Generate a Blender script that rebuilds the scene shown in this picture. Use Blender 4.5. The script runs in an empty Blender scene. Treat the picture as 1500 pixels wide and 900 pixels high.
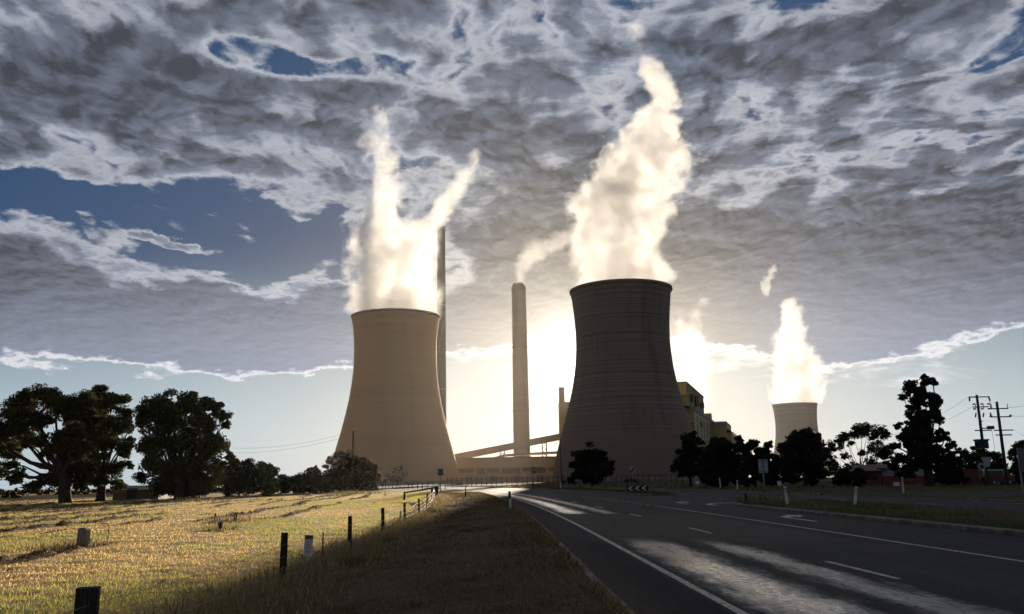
import bpy, math, random
import numpy as np
from mathutils import Matrix, Vector

SC = bpy.context.scene
COL = SC.collection
rnd = random.Random(7)
rng = np.random.default_rng(11)
R = math.radians

# ------------------------------------------------------------------ camera
F, PCX, PCY = 1250.0, 750.0, 450.0          # focal length in photo pixels (1500 x 900)
EYE = 1.65
PITCH, ROLL = math.atan(253.5 / F), R(1.0)
cam = bpy.data.cameras.new('camera')
cam.sensor_width = 36.0
cam.lens = 36.0 * F / 1500.0
cam.clip_start, cam.clip_end = 0.1, 30000.0
camo = bpy.data.objects.new('camera', cam)
COL.objects.link(camo)
ROT = Matrix.Rotation(math.pi / 2 + PITCH, 3, 'X') @ Matrix.Rotation(-ROLL, 3, 'Z')
camo.matrix_world = Matrix.Translation((0, 0, EYE)) @ ROT.to_4x4()
SC.camera = camo


def ray(px, py):
    return ROT @ Vector(((px - PCX) / F, -(py - PCY) / F, -1.0))


def gp(px, py, z=0.0):
    """point of the level z seen at a photo position"""
    d = ray(px, py)
    return Vector((0, 0, EYE)) + d * ((z - EYE) / d.z)


def at(px, py, y):
    """point at the distance y seen at a photo position"""
    d = ray(px, py)
    return Vector((0, 0, EYE)) + d * (y / d.y)


# ------------------------------------------------------------------ sun, exposure
SUN_EL, SUN_AZ = R(7.2), R(5.1)
sd = Vector((math.sin(SUN_AZ) * math.cos(SUN_EL), math.cos(SUN_AZ) * math.cos(SUN_EL), math.sin(SUN_EL)))
sun = bpy.data.lights.new('sun', 'SUN')
sun.energy = 5.0
sun.angle = R(0.5)
sun.color = (1.0, 0.84, 0.64)
suno = bpy.data.objects.new('sun', sun)
suno.rotation_euler = sd.to_track_quat('Z', 'Y').to_euler()
COL.objects.link(suno)
SC.view_settings.view_transform = 'Standard'
SC.view_settings.look = 'None'
SC.view_settings.gamma = 1.0
SC.view_settings.exposure = 1.0
SC.view_settings.use_curve_mapping = False
SC.render.engine = 'CYCLES'
SC.cycles.volume_bounces = 5
SC.cycles.max_bounces = 8
SC.cycles.transparent_max_bounces = 12
SC.cycles.use_denoising = True
SC.cycles.sample_clamp_indirect = 6.0


# ------------------------------------------------------------------ node helper
class NT:
    def __init__(self, tree):
        self.t = tree
        self.t.nodes.clear()

    def new(self, kind, **kw):
        n = self.t.nodes.new(kind)
        for k, v in kw.items():
            setattr(n, k, v)
        return n

    def put(self, sock, v):
        if v is None:
            return
        if isinstance(v, bpy.types.NodeSocket):
            self.t.links.new(v, sock)
        else:
            if isinstance(v, (tuple, list)) and len(v) == 3 and sock.type == 'RGBA':
                v = (*v, 1.0)
            sock.default_value = v

    def m(self, op, a, b=None, c=None, clamp=False):
        n = self.new('ShaderNodeMath', operation=op, use_clamp=clamp)
        for s, v in zip(n.inputs, (a, b, c)):
            self.put(s, v)
        return n.outputs[0]

    def add(self, *a):
        r = a[0]
        for x in a[1:]:
            r = self.m('ADD', r, x)
        return r

    def mul(self, *a):
        r = a[0]
        for x in a[1:]:
            r = self.m('MULTIPLY', r, x)
        return r

    def sub(self, a, b):
        return self.m('SUBTRACT', a, b)

    def step(self, x, lo, hi, a=0.0, b=1.0):
        n = self.new('ShaderNodeMapRange', interpolation_type='SMOOTHSTEP')
        self.put(n.inputs[0], x)
        for i, v in enumerate((lo, hi, a, b)):
            self.put(n.inputs[i + 1], v)
        return n.outputs[0]

    def lin(self, x, lo, hi, a=0.0, b=1.0):
        n = self.new('ShaderNodeMapRange')
        self.put(n.inputs[0], x)
        for i, v in enumerate((lo, hi, a, b)):
            self.put(n.inputs[i + 1], v)
        return n.outputs[0]

    def xyz(self, x, y, z=0.0):
        n = self.new('ShaderNodeCombineXYZ')
        for s, v in zip(n.inputs, (x, y, z)):
            self.put(s, v)
        return n.outputs[0]

    def sep(self, v):
        n = self.new('ShaderNodeSeparateXYZ')
        self.put(n.inputs[0], v)
        return n.outputs

    def noise(self, vec, scale, detail=6.0, rough=0.55, dist=0.0, lac=2.0, out=0):
        n = self.new('ShaderNodeTexNoise')
        self.put(n.inputs['Vector'], vec)
        self.put(n.inputs['Scale'], scale)
        self.put(n.inputs['Detail'], detail)
        self.put(n.inputs['Roughness'], rough)
        self.put(n.inputs['Distortion'], dist)
        self.put(n.inputs['Lacunarity'], lac)
        return n.outputs[out]

    def curve(self, x, pts):
        n = self.new('ShaderNodeFloatCurve')
        c = n.mapping.curves[0]
        xs = [p[0] for p in pts]
        for i, (px, py) in enumerate(pts):
            if i < 2:
                c.points[i].location = (px, py)
            else:
                c.points.new(px, py)
        n.mapping.use_clip = False
        n.mapping.update()
        self.put(n.inputs['Value'], x)
        return n.outputs[0]

    def mix(self, f, a, b, blend='MIX'):
        n = self.new('ShaderNodeMix', data_type='RGBA', blend_type=blend)
        self.put(n.inputs[0], f)
        self.put(n.inputs[6], a)
        self.put(n.inputs[7], b)
        return n.outputs[2]

    def scale(self, col, k):
        n = self.new('ShaderNodeVectorMath', operation='SCALE')
        self.put(n.inputs[0], col)
        self.put(n.inputs['Scale'], k)
        return n.outputs[0]

    def vadd(self, a, b):
        n = self.new('ShaderNodeVectorMath', operation='ADD')
        self.put(n.inputs[0], a)
        self.put(n.inputs[1], b)
        return n.outputs[0]


# ------------------------------------------------------------------ sky
world = bpy.data.worlds.new('World')
SC.world = world
world.use_nodes = True
w = NT(world.node_tree)
sky = w.new('ShaderNodeTexSky', sky_type='NISHITA', sun_disc=False, sun_elevation=SUN_EL, sun_rotation=SUN_AZ,
            air_density=1.0, dust_density=1.6, ozone_density=1.6, altitude=50.0)
SKY_STRENGTH = 0.08
tc = w.new('ShaderNodeTexCoord')
vx, vy, vz = w.sep(tc.outputs['Generated'])
ay = w.m('MAXIMUM', w.m('ABSOLUTE', vy), 0.05)
ca = w.m('DIVIDE', vx, ay)                              # bearing and height of a sky direction, as tangents
ce = w.m('DIVIDE', vz, ay)
zz = w.add(w.m('MAXIMUM', vz, 0.0), 0.14)
pu = w.m('DIVIDE', vx, zz)                              # the same direction on the flat cloud layer
pv = w.m('DIVIDE', vy, zz)
lay = w.xyz(pu, pv, 0.0)
# ragged outlines for the cloud banks
wn = w.new('ShaderNodeTexNoise')
wn.inputs['Scale'].default_value = 2.2
wn.inputs['Detail'].default_value = 7.0
wn.inputs['Roughness'].default_value = 0.62
w.put(wn.inputs['Vector'], lay)
wr, wg, wb = w.sep(wn.outputs['Color'])
wa = w.add(ca, w.mul(w.sub(wr, 0.5), 0.24))
we = w.add(ce, w.mul(w.sub(wg, 0.5), 0.12))


def ae(px, py):
    d = ray(px, py)
    return d.x / d.y, d.z / d.y


def bank(px, py, rx, ry, rot=0.0, soft=0.5):
    a0, e0 = ae(px, py)
    c, s = math.cos(R(rot)), math.sin(R(rot))
    da, de = w.sub(wa, a0), w.sub(we, e0)
    u = w.mul(w.add(w.mul(da, c), w.mul(de, s)), F / rx)
    v = w.mul(w.add(w.mul(da, -s), w.mul(de, c)), F / ry / 1.08)
    d = w.m('SQRT', w.add(w.mul(u, u), w.mul(v, v)))
    return w.step(d, 1.0 - soft, 1.0 + soft, 1.0, 0.0)


def puffs(off):
    """cells of the middle cloud layer; off shifts the sample toward the sun"""
    q = w.xyz(w.add(pu, 3.7, w.mul(w.sub(wr, 0.5), 0.22)), w.mul(w.add(pv, 1.3 + off, w.mul(w.sub(wb, 0.5), 0.30)), 0.74), 0.0)
    n1 = w.noise(q, 4.0, 10.0, 0.60, 0.25)
    v = w.new('ShaderNodeTexVoronoi', voronoi_dimensions='2D', feature='SMOOTH_F1')
    w.put(v.inputs['Vector'], q)
    for k_, x_ in (('Scale', 10.0), ('Detail', 2.5), ('Roughness', 0.55), ('Lacunarity', 2.1), ('Smoothness', 0.6)):
        v.inputs[k_].default_value = x_
    return w.add(w.mul(w.sub(n1, 0.5), 2.5), w.mul(w.sub(0.40, v.outputs['Distance']), 1.0))


CELL = w.lin(ce, 0.13, 0.36, 0.20, 1.0)
f0 = puffs(0.0)
f1 = puffs(0.03)
# long rolls lying across the view, strongest toward the right
rolls = w.noise(w.xyz(w.mul(w.add(pu, w.mul(pv, 0.25)), 1.5), w.mul(w.add(pv, w.mul(pu, 0.12)), 3.0), 2.0), 2.4, 6.0, 0.55, 0.9)
c0 = w.add(f0, w.mul(w.sub(rolls, 0.5), w.lin(ca, -0.3, 0.35, 0.7, 2.6)))
big = w.noise(w.xyz(pu, pv, 5.0), 0.55, 3.0, 0.5)
cover = w.add(w.lin(ca, 0.1, 0.35, 1.36, 1.44), w.mul(c0, CELL), w.mul(w.sub(big, 0.5), 1.2))
holes = [(290, 335, 330, 66, -9, 1.45), (60, 275, 110, 24, -8, 0.9), (170, 395, 160, 30, -5, 0.6), (375, 78, 90, 26, -9, 1.15), (470, 90, 60, 22, -9, 0.8), (560, 90, 50, 26, 20, 0.45), (455, 395, 120, 34, 0, 0.7), (430, 150, 60, 16, -10, 0.3), (650, 110, 60, 40, 20, 0.35),
         (790, 30, 45, 22, -30, 0.6), (1290, 95, 60, 14, 8, 0.65), (1385, 195, 60, 10, 10, 0.6), (600, 300, 90, 60, 0, 0.25)]
thickb = [(220, 110, 330, 70, -6, 0.7), (90, 372, 135, 62, 6, 0.85), (480, 395, 60, 26, 10, 0.9), (240, 482, 520, 52, -3, 0.85), (1250, 420, 420, 120, 5, 0.75), (1480, 290, 150, 42, 10, 0.8),
          (860, 330, 240, 110, 0, 0.45), (900, 130, 260, 110, 0, 0.28), (255, 352, 66, 12, -14, 1.0), (640, 470, 260, 40, 0, 0.5)]
hsum = None
for (a, b, c, d, e, k) in holes:
    t = w.mul(bank(a, b, c, d, e), k)
    hsum = t if hsum is None else w.add(hsum, t)
bsum = None
for (a, b, c, d, e, k) in thickb:
    t = w.mul(bank(a, b, c, d, e), k)
    bsum = t if bsum is None else w.add(bsum, t)
cover = w.add(cover, w.mul(hsum, -1.0), bsum)
# the deck ends on a ragged lower edge above the clear strip
edge = [(-400, 520), (0, 527), (200, 540), (380, 553), (510, 545), (660, 520), (800, 500), (1050, 514), (1110, 525), (1215, 546), (1300, 532),
        (1400, 510), (1500, 488), (1900, 440)]
ed = [ae(*p) for p in edge]
x0, x1 = ed[0][0], ed[-1][0]
ecv = w.curve(w.lin(ca, x0, x1), [((a - x0) / (x1 - x0), e) for a, e in ed])
fine = w.noise(w.xyz(w.mul(ca, 1.0), w.mul(ce, 2.2), 0.0), 26.0, 6.0, 0.6)
above = w.sub(w.add(ce, w.mul(w.sub(fine, 0.5), 0.05), w.mul(w.sub(wg, 0.5), 0.05)), ecv)
cut = w.step(above, -0.004, 0.016, -1.6, 0.0)
rim = w.mul(w.add(w.mul(w.step(above, 0.0, 0.03, 0.75, 0.0), w.step(fine, 0.30, 0.62, 0.35, 1.1)), w.step(above, 0.0, 0.13, 0.45, 0.0)), w.step(wr, 0.32, 0.62, 0.5, 1.15))
cover = w.add(cover, cut)
alpha = w.step(cover, 0.10, 0.74)
thick = w.m('POWER', w.step(w.sub(cover, w.mul(rim, 0.45)), 0.36, 1.30), 0.85)
relief = w.mul(w.sub(f0, f1), CELL, 0.8)
bright = w.add(w.lin(thick, 0.0, 1.0, 0.57, 0.105), w.mul(relief, w.lin(thick, 0.0, 1.0, 0.17, 0.20)), w.step(ce, 0.10, 0.30, 0.19, 0.0))
bright = w.m('MAXIMUM', bright, 0.06)
# angle from the sun
dp = w.new('ShaderNodeVectorMath', operation='DOT_PRODUCT')
w.put(dp.inputs[0], tc.outputs['Generated'])
dp.inputs[1].default_value = sd
ang = w.mul(w.m('ARCCOSINE', w.m('MINIMUM', dp.outputs['Value'], 0.99999)), 180 / math.pi)
near = w.m('EXPONENT', w.mul(ang, -1 / 7.0))
core = w.m('EXPONENT', w.mul(ang, -1 / 1.5))
warm = w.mix(w.step(ang, 4.0, 26.0), (1.0, 0.93, 0.82), (0.965, 0.985, 1.05))
tint = w.mix(thick, warm, w.mix(w.step(ang, 5.0, 19.0), (1.0, 0.92, 0.82), (0.82, 0.97, 1.30)))
cloud = w.scale(tint, w.mul(bright, w.add(1.0, w.mul(near, 1.8))))
K = 1.0 / SKY_STRENGTH / 2 ** SC.view_settings.exposure
cloud = w.scale(cloud, K)
low = w.step(ce, 0.02, 0.30, 1.0, 0.0)
blue = w.mix(low, (0.0, 0.046, 0.145), (0.40, 0.53, 0.62))
clear = w.mix(0.06, w.scale(blue, K), sky.outputs[0])
out = w.mix(alpha, clear, cloud)
out = w.scale(out, w.step(ang, 38.0, 105.0, 1.0, 0.48))      # the sky is dimmer away from the sun
glow = w.scale(w.mix(w.step(ang, 0.0, 10.0), (1.0, 0.95, 0.86), (1.0, 0.90, 0.76)), w.mul(w.add(w.mul(core, 5.0), w.mul(near, 0.10)), K))
out = w.vadd(out, glow)
bg = w.new('ShaderNodeBackground')
w.put(bg.inputs[0], out)
bg.inputs[1].default_value = SKY_STRENGTH
wo = w.new('ShaderNodeOutputWorld')
w.t.links.new(bg.outputs[0], wo.inputs[0])


# ------------------------------------------------------------------ materials
def mat(name):
    m = bpy.data.materials.new(name)
    m.use_nodes = True
    return m, NT(m.node_tree)


def finish(m, n, col, rough=0.8, bump=None, bstr=0.3, bdist=0.05, metal=0.0, spec=0.5, transl=0.0):
    p = n.new('ShaderNodeBsdfPrincipled')
    n.put(p.inputs['Base Color'], col)
    n.put(p.inputs['Roughness'], rough)
    n.put(p.inputs['Metallic'], metal)
    n.put(p.inputs['Specular IOR Level'], spec)
    if bump is not None:
        b = n.new('ShaderNodeBump')
        b.inputs['Strength'].default_value = bstr
        b.inputs['Distance'].default_value = bdist
        n.put(b.inputs['Height'], bump)
        n.t.links.new(b.outputs[0], p.inputs['Normal'])
    sh = p.outputs[0]
    if transl:
        t = n.new('ShaderNodeBsdfTranslucent')
        n.put(t.inputs[0], col)
        x = n.new('ShaderNodeMixShader')
        x.inputs[0].default_value = transl
        n.t.links.new(sh, x.inputs[1])
        n.t.links.new(t.outputs[0], x.inputs[2])
        sh = x.outputs[0]
    o = n.new('ShaderNodeOutputMaterial')
    n.t.links.new(sh, o.inputs[0])
    return m


def plain(name, col, rough=0.7, var=0.25, scale=3.0, metal=0.0, bstr=0.2, spec=0.5):
    m, n = mat(name)
    tcn = n.new('ShaderNodeTexCoord')
    a = n.noise(tcn.outputs['Object'], scale, 5.0, 0.6)
    dark = tuple(c * (1 - var) for c in col)
    lite = tuple(min(1, c * (1 + var)) for c in col)
    c = n.mix(n.step(a, 0.3, 0.7), dark, lite)
    return finish(m, n, c, rough, a, bstr, 0.02, metal, spec)


def leafy(name, ca, cb, transl=0.35):
    m, n = mat(name)
    g = n.new('ShaderNodeNewGeometry')
    c = n.mix(g.outputs['Random Per Island'], ca, cb)
    return finish(m, n, c, 0.75, None, transl=transl, spec=0.15)


def tower_mat(name, col, band, scale_z, stain, low=None, lowz=14.0):
    m, n = mat(name)
    tcn = n.new('ShaderNodeTexCoord')
    x, y, z = n.sep(tcn.outputs['Object'])
    az = n.m('ARCTAN2', y, x)
    lift = n.noise(n.xyz(0.0, 0.0, z), scale_z, 3.0, 0.7)                       # casting lifts
    lift2 = n.noise(n.xyz(n.mul(az, 1.0), 0.0, n.mul(z, 1.0)), scale_z * 0.55, 5.0, 0.62)
    streak = n.noise(n.xyz(n.mul(az, 7.0), n.mul(z, 0.004), n.mul(z, 0.02)), 1.0, 6.0, 0.62, 0.6)  # rain streaks run down the shell
    line = n.m('LESS_THAN', n.m('FRACT', n.mul(z, 1 / 2.0)), 0.1)
    c = n.mix(n.step(lift, 0.36, 0.64), tuple(v * (1 - band) for v in col), tuple(v * (1 + band) for v in col))
    c = n.mix(n.mul(n.step(lift2, 0.45, 0.75), 0.5 * band + 0.1), c, tuple(v * 0.5 for v in col))
    c = n.mix(n.mul(n.step(streak, 0.5, 0.8), stain), c, tuple(v * 0.45 for v in col))
    c = n.mix(n.mul(line, band * 0.5), c, tuple(v * 0.5 for v in col))
    if low:
        zz_ = n.add(z, n.mul(n.sub(lift2, 0.5), 5.0))
        c = n.mix(n.mul(n.step(zz_, lowz * 0.75, lowz * 1.6, 1.0, 0.0), 0.8), c, low)
    return finish(m, n, c, 0.9, n.add(lift, n.mul(line, -0.5)), 0.25, 0.15, spec=0.2)


M = {}
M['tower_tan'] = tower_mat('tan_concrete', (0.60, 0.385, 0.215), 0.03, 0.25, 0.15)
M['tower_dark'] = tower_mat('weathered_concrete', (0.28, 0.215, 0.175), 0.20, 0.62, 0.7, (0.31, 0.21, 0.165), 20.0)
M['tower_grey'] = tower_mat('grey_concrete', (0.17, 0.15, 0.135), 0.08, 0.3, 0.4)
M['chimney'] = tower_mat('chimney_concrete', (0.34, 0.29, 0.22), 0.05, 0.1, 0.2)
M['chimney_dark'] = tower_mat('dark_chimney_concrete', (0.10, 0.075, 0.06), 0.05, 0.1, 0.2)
M['rim'] = plain('rim_concrete', (0.26, 0.22, 0.18), 0.9, 0.2, 0.2)
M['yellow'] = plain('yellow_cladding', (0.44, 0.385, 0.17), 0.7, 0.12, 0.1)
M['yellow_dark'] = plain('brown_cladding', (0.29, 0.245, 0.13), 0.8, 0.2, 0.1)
M['roofgrey'] = plain('grey_roofing', (0.24, 0.22, 0.20), 0.7, 0.2, 0.1)
M['hall'] = plain('pale_cladding', (0.36, 0.31, 0.24), 0.8, 0.1, 0.08)
M['hallband'] = plain('window_band', (0.17, 0.145, 0.12), 0.6, 0.35, 0.12)
M['steel'] = plain('painted_steel', (0.30, 0.27, 0.22), 0.6, 0.15, 0.5)
M['darksteel'] = plain('dark_steel', (0.035, 0.033, 0.032), 0.6, 0.3, 3.0)
M['galv'] = plain('galvanised_steel', (0.24, 0.24, 0.25), 0.5, 0.15, 6.0, 0.6)
M['signback'] = plain('sign_back', (0.40, 0.41, 0.43), 0.5, 0.1, 4.0, 0.2)
M['signdark'] = plain('dark_sign_back', (0.06, 0.058, 0.055), 0.6, 0.2, 4.0)
M['white'] = plain('white_paint', (0.74, 0.73, 0.70), 0.6, 0.1, 8.0)
M['black'] = plain('black_paint', (0.012, 0.012, 0.012), 0.6, 0.2, 8.0)
M['red'] = plain('red_paint', (0.30, 0.03, 0.02), 0.6, 0.2, 8.0)
M['reflector'] = plain('red_reflector', (0.25, 0.02, 0.015), 0.3, 0.1, 8.0)
M['rust'] = plain('rusty_iron', (0.13, 0.055, 0.03), 0.8, 0.3, 12.0)
M['stone'] = plain('weathered_concrete_stub', (0.26, 0.23, 0.19), 0.9, 0.35, 9.0, bstr=0.5)
M['kerb'] = plain('kerb_concrete', (0.13, 0.105, 0.085), 0.9, 0.5, 2.2, bstr=0.5)
M['brick'] = plain('red_brick', (0.24, 0.085, 0.055), 0.9, 0.25, 5.0)
M['rooftile'] = plain('brown_roof_tiles', (0.15, 0.10, 0.075), 0.85, 0.2, 2.0)
M['glass'] = plain('dark_window_glass', (0.02, 0.022, 0.025), 0.12, 0.1, 1.0)
M['rubber'] = plain('tyre_rubber', (0.02, 0.02, 0.02), 0.9, 0.2, 6.0)
M['vanred'] = plain('maroon_car_paint', (0.10, 0.015, 0.02), 0.35, 0.1, 2.0)
M['insul'] = plain('brown_porcelain', (0.10, 0.055, 0.04), 0.3, 0.1, 4.0)
M['bark'] = plain('grey_bark', (0.04, 0.032, 0.026), 0.95, 0.4, 4.0, bstr=0.6)
M['leafgum'] = leafy('gum_leaves', (0.03, 0.036, 0.015), (0.085, 0.082, 0.028), 0.36)
M['leafgreen'] = leafy('green_leaves', (0.06, 0.085, 0.02), (0.12, 0.13, 0.035), 0.45)
M['leafdark'] = leafy('dark_leaves', (0.022, 0.028, 0.014), (0.04, 0.045, 0.022), 0.22)
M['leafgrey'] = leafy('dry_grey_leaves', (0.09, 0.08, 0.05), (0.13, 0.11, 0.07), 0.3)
M['straw'] = leafy('dry_straw', (0.56, 0.38, 0.12), (0.64, 0.45, 0.155), 0.78)
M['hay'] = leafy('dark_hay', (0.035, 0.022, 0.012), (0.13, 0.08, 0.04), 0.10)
M['greengrass'] = leafy('green_grass', (0.30, 0.29, 0.06), (0.40, 0.37, 0.085), 0.68)
M['seed'] = leafy('seeding_grass', (0.17, 0.125, 0.07), (0.44, 0.34, 0.20), 0.48)
M['vergegrass'] = leafy('worn_verge_grass', (0.14, 0.095, 0.045), (0.25, 0.175, 0.085), 0.35)
M['vergegreen'] = leafy('verge_grass_green', (0.06, 0.075, 0.02), (0.12, 0.125, 0.04), 0.35)


def wood_mat(name, col):
    m, n = mat(name)
    tcn = n.new('ShaderNodeTexCoord')
    x, y, z = n.sep(tcn.outputs['Object'])
    g = n.noise(n.xyz(n.mul(x, 30), n.mul(y, 30), n.mul(z, 1.6)), 1.0, 6.0, 0.65)
    c = n.mix(n.step(g, 0.3, 0.7), tuple(v * 0.5 for v in col), tuple(v * 1.5 for v in col))
    return finish(m, n, c, 0.9, g, 0.7, 0.02, spec=0.2)


M['postwood'] = wood_mat('weathered_post_wood', (0.055, 0.045, 0.036))
M['polewood'] = wood_mat('pole_wood', (0.085, 0.07, 0.055))

m_, n_ = mat('field_soil')
tcn = n_.new('ShaderNodeTexCoord')
P_ = tcn.outputs['Object']
a_ = n_.noise(P_, 0.22, 6.0, 0.6)
b_ = n_.noise(P_, 9.0, 5.0, 0.7)
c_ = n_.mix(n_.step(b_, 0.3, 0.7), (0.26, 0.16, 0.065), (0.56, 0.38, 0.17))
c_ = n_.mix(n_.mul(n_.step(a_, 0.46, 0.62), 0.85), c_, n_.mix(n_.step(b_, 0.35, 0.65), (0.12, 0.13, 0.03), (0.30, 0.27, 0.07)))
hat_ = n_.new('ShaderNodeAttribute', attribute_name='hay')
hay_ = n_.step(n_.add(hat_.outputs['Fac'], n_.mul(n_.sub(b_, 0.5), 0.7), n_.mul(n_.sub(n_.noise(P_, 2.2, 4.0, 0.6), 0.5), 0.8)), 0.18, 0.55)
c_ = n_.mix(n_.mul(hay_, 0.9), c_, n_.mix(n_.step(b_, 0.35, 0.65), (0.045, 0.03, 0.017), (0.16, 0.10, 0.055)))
M['field'] = finish(m_, n_, c_, 0.95, b_, 0.8, 0.08, spec=0.1)

m_, n_ = mat('verge_soil')
tcn = n_.new('ShaderNodeTexCoord')
P_ = tcn.outputs['Object']
a_ = n_.noise(P_, 0.5, 6.0, 0.65)
b_ = n_.noise(P_, 14.0, 6.0, 0.7)
c_ = n_.mix(n_.step(b_, 0.3, 0.72), (0.055, 0.038, 0.022), (0.17, 0.12, 0.065))
c_ = n_.mix(n_.mul(n_.step(a_, 0.5, 0.7), 0.7), c_, (0.075, 0.075, 0.026))
M['verge'] = finish(m_, n_, c_, 0.95, b_, 0.9, 0.05, spec=0.1)

m_, n_ = mat('ground_grass')
tcn = n_.new('ShaderNodeTexCoord')
P_ = tcn.outputs['Object']
a_ = n_.noise(P_, 0.12, 6.0, 0.65)
b_ = n_.noise(P_, 4.0, 6.0, 0.7)
c_ = n_.mix(n_.step(b_, 0.3, 0.7), (0.035, 0.028, 0.014), (0.085, 0.065, 0.032))
c_ = n_.mix(n_.step(a_, 0.42, 0.6), c_, (0.032, 0.04, 0.015))
M['ground'] = finish(m_, n_, c_, 0.95, b_, 0.7, 0.08, spec=0.1)

# worn asphalt; the sheet's own coordinates are (metres across, metres along, 0)
m_, n_ = mat('worn_asphalt')
uvn = n_.new('ShaderNodeUVMap')
ux, uy, uz = n_.sep(uvn.outputs[0])
P_ = n_.xyz(ux, uy, 0.0)
grain = n_.noise(n_.xyz(ux, n_.mul(uy, 0.6), 0.0), 13.0, 7.0, 0.85)
blot = n_.noise(n_.xyz(n_.mul(ux, 1.0), n_.mul(uy, 0.22), 0.0), 1.3, 6.0, 0.62)
wob = n_.mul(n_.sub(n_.noise(n_.xyz(n_.mul(ux, 1.6), n_.mul(uy, 0.35), 3.0), 1.6, 6.0, 0.68), 0.5), 1.1)
uw = n_.add(ux, wob)
trk = None
for cx_, hw_, k_ in ((3.95, 0.62, 1.0), (5.55, 0.45, 0.75), (7.3, 0.4, 0.2), (8.9, 0.4, 0.15), (21.3, 0.5, 0.15), (23.2, 0.5, 0.15)):
    d_ = n_.m('ABSOLUTE', n_.sub(uw, cx_))
    t_ = n_.mul(n_.step(d_, hw_ * 0.15, hw_ * 1.75, 1.0, 0.0), k_)
    trk = t_ if trk is None else n_.m('MAXIMUM', trk, t_)
# a resealed strip across the lane, and the coarse new seal beside the kerb
yj = n_.add(uy, n_.mul(ux, 0.35))
patch = n_.mul(n_.step(yj, 22.5, 27.0), n_.step(yj, 42.6, 44.6, 1.0, 0.0), n_.step(ux, 9.0, 9.3, 1.0, 0.0))
trk = n_.mul(trk, n_.lin(patch, 0.0, 1.0, 1.0, 0.16))
spk = n_.noise(n_.xyz(n_.mul(ux, 1.0), n_.mul(uy, 0.45), 7.0), 9.0, 8.0, 0.72)
trk = n_.mul(n_.step(n_.add(trk, n_.mul(n_.sub(spk, 0.5), 1.3)), 0.08, 1.15), n_.step(trk, 0.0, 0.35))
shd = n_.step(ux, 2.78, 2.9, 1.0, 0.0)
wv2 = n_.mul(n_.sub(n_.noise(P_, 1.7, 6.0, 0.7), 0.5), 0.5)
seam = None
for e_ in (n_.sub(n_.add(ux, n_.mul(wv2, 0.35)), 4.78), n_.sub(n_.add(ux, n_.mul(wv2, 0.5)), 9.3), n_.mul(n_.sub(n_.add(yj, n_.mul(wv2, 0.6)), 26.7), n_.step(ux, 9.2, 9.4, 0.4, 9.0)), n_.mul(n_.sub(n_.add(yj, n_.mul(wv2, 0.6)), 43.8), n_.step(ux, 9.2, 9.4, 0.3, 9.0)),
           n_.sub(n_.add(ux, n_.mul(wv2, 1.6)), 12.4), n_.mul(n_.sub(n_.add(yj, n_.mul(wv2, 3.0)), 19.0), 0.8)):
    l_ = n_.step(n_.m('ABSOLUTE', e_), 0.008, 0.03, 1.0, 0.0)
    seam = l_ if seam is None else n_.m('MAXIMUM', seam, l_)
seam = n_.mul(seam, n_.step(n_.noise(P_, 0.6, 3.0, 0.6), 0.38, 0.52))
dirt = n_.mul(n_.step(n_.add(ux, n_.mul(wv2, 1.4)), 1.75, 2.5, 1.0, 0.0), 0.85)
col_ = n_.mix(n_.step(grain, 0.3, 0.7), (0.005, 0.005, 0.006), (0.05, 0.048, 0.05))
col_ = n_.mix(n_.mul(n_.step(blot, 0.45, 0.75), 0.5), col_, (0.028, 0.027, 0.028))
col_ = n_.mix(n_.mul(trk, 0.5), col_, (0.085, 0.081, 0.077))
col_ = n_.mix(n_.mul(patch, 0.5), col_, (0.07, 0.062, 0.056))
col_ = n_.mix(dirt, col_, n_.mix(n_.step(grain, 0.3, 0.7), (0.03, 0.022, 0.016), (0.10, 0.075, 0.052)))
col_ = n_.mix(n_.mul(seam, 0.85), col_, (0.008, 0.008, 0.008))
trk = n_.mul(trk, n_.sub(1.0, n_.mul(seam, 0.9)))
rgh = n_.add(n_.lin(trk, 0.0, 1.0, 0.80, 0.25), n_.mul(n_.sub(grain, 0.5), 0.6), n_.mul(n_.sub(blot, 0.5), 0.25), n_.mul(shd, 0.12))
p_ = n_.new('ShaderNodeBsdfPrincipled')
n_.put(p_.inputs['Base Color'], col_)
n_.put(p_.inputs['Roughness'], rgh)
n_.put(p_.inputs['Specular IOR Level'], n_.lin(trk, 0.0, 1.0, 0.10, 1.0))
b_ = n_.new('ShaderNodeBump')
n_.put(b_.inputs['Strength'], n_.lin(trk, 0.0, 1.0, 0.8, 0.28))
b_.inputs['Distance'].default_value = 0.012
n_.put(b_.inputs['Height'], grain)
n_.t.links.new(b_.outputs[0], p_.inputs['Normal'])
o_ = n_.new('ShaderNodeOutputMaterial')
n_.t.links.new(p_.outputs[0], o_.inputs[0])
M['asphalt'] = m_

m_, n_ = mat('worn_road_paint')
tcn = n_.new('ShaderNodeTexCoord')
a_ = n_.noise(tcn.outputs['Object'], 9.0, 6.0, 0.7)
c_ = n_.mix(n_.step(a_, 0.36, 0.6), (0.07, 0.068, 0.066), (0.50, 0.48, 0.45))
M['paint'] = finish(m_, n_, c_, 0.6, a_, 0.2, 0.01)


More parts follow.
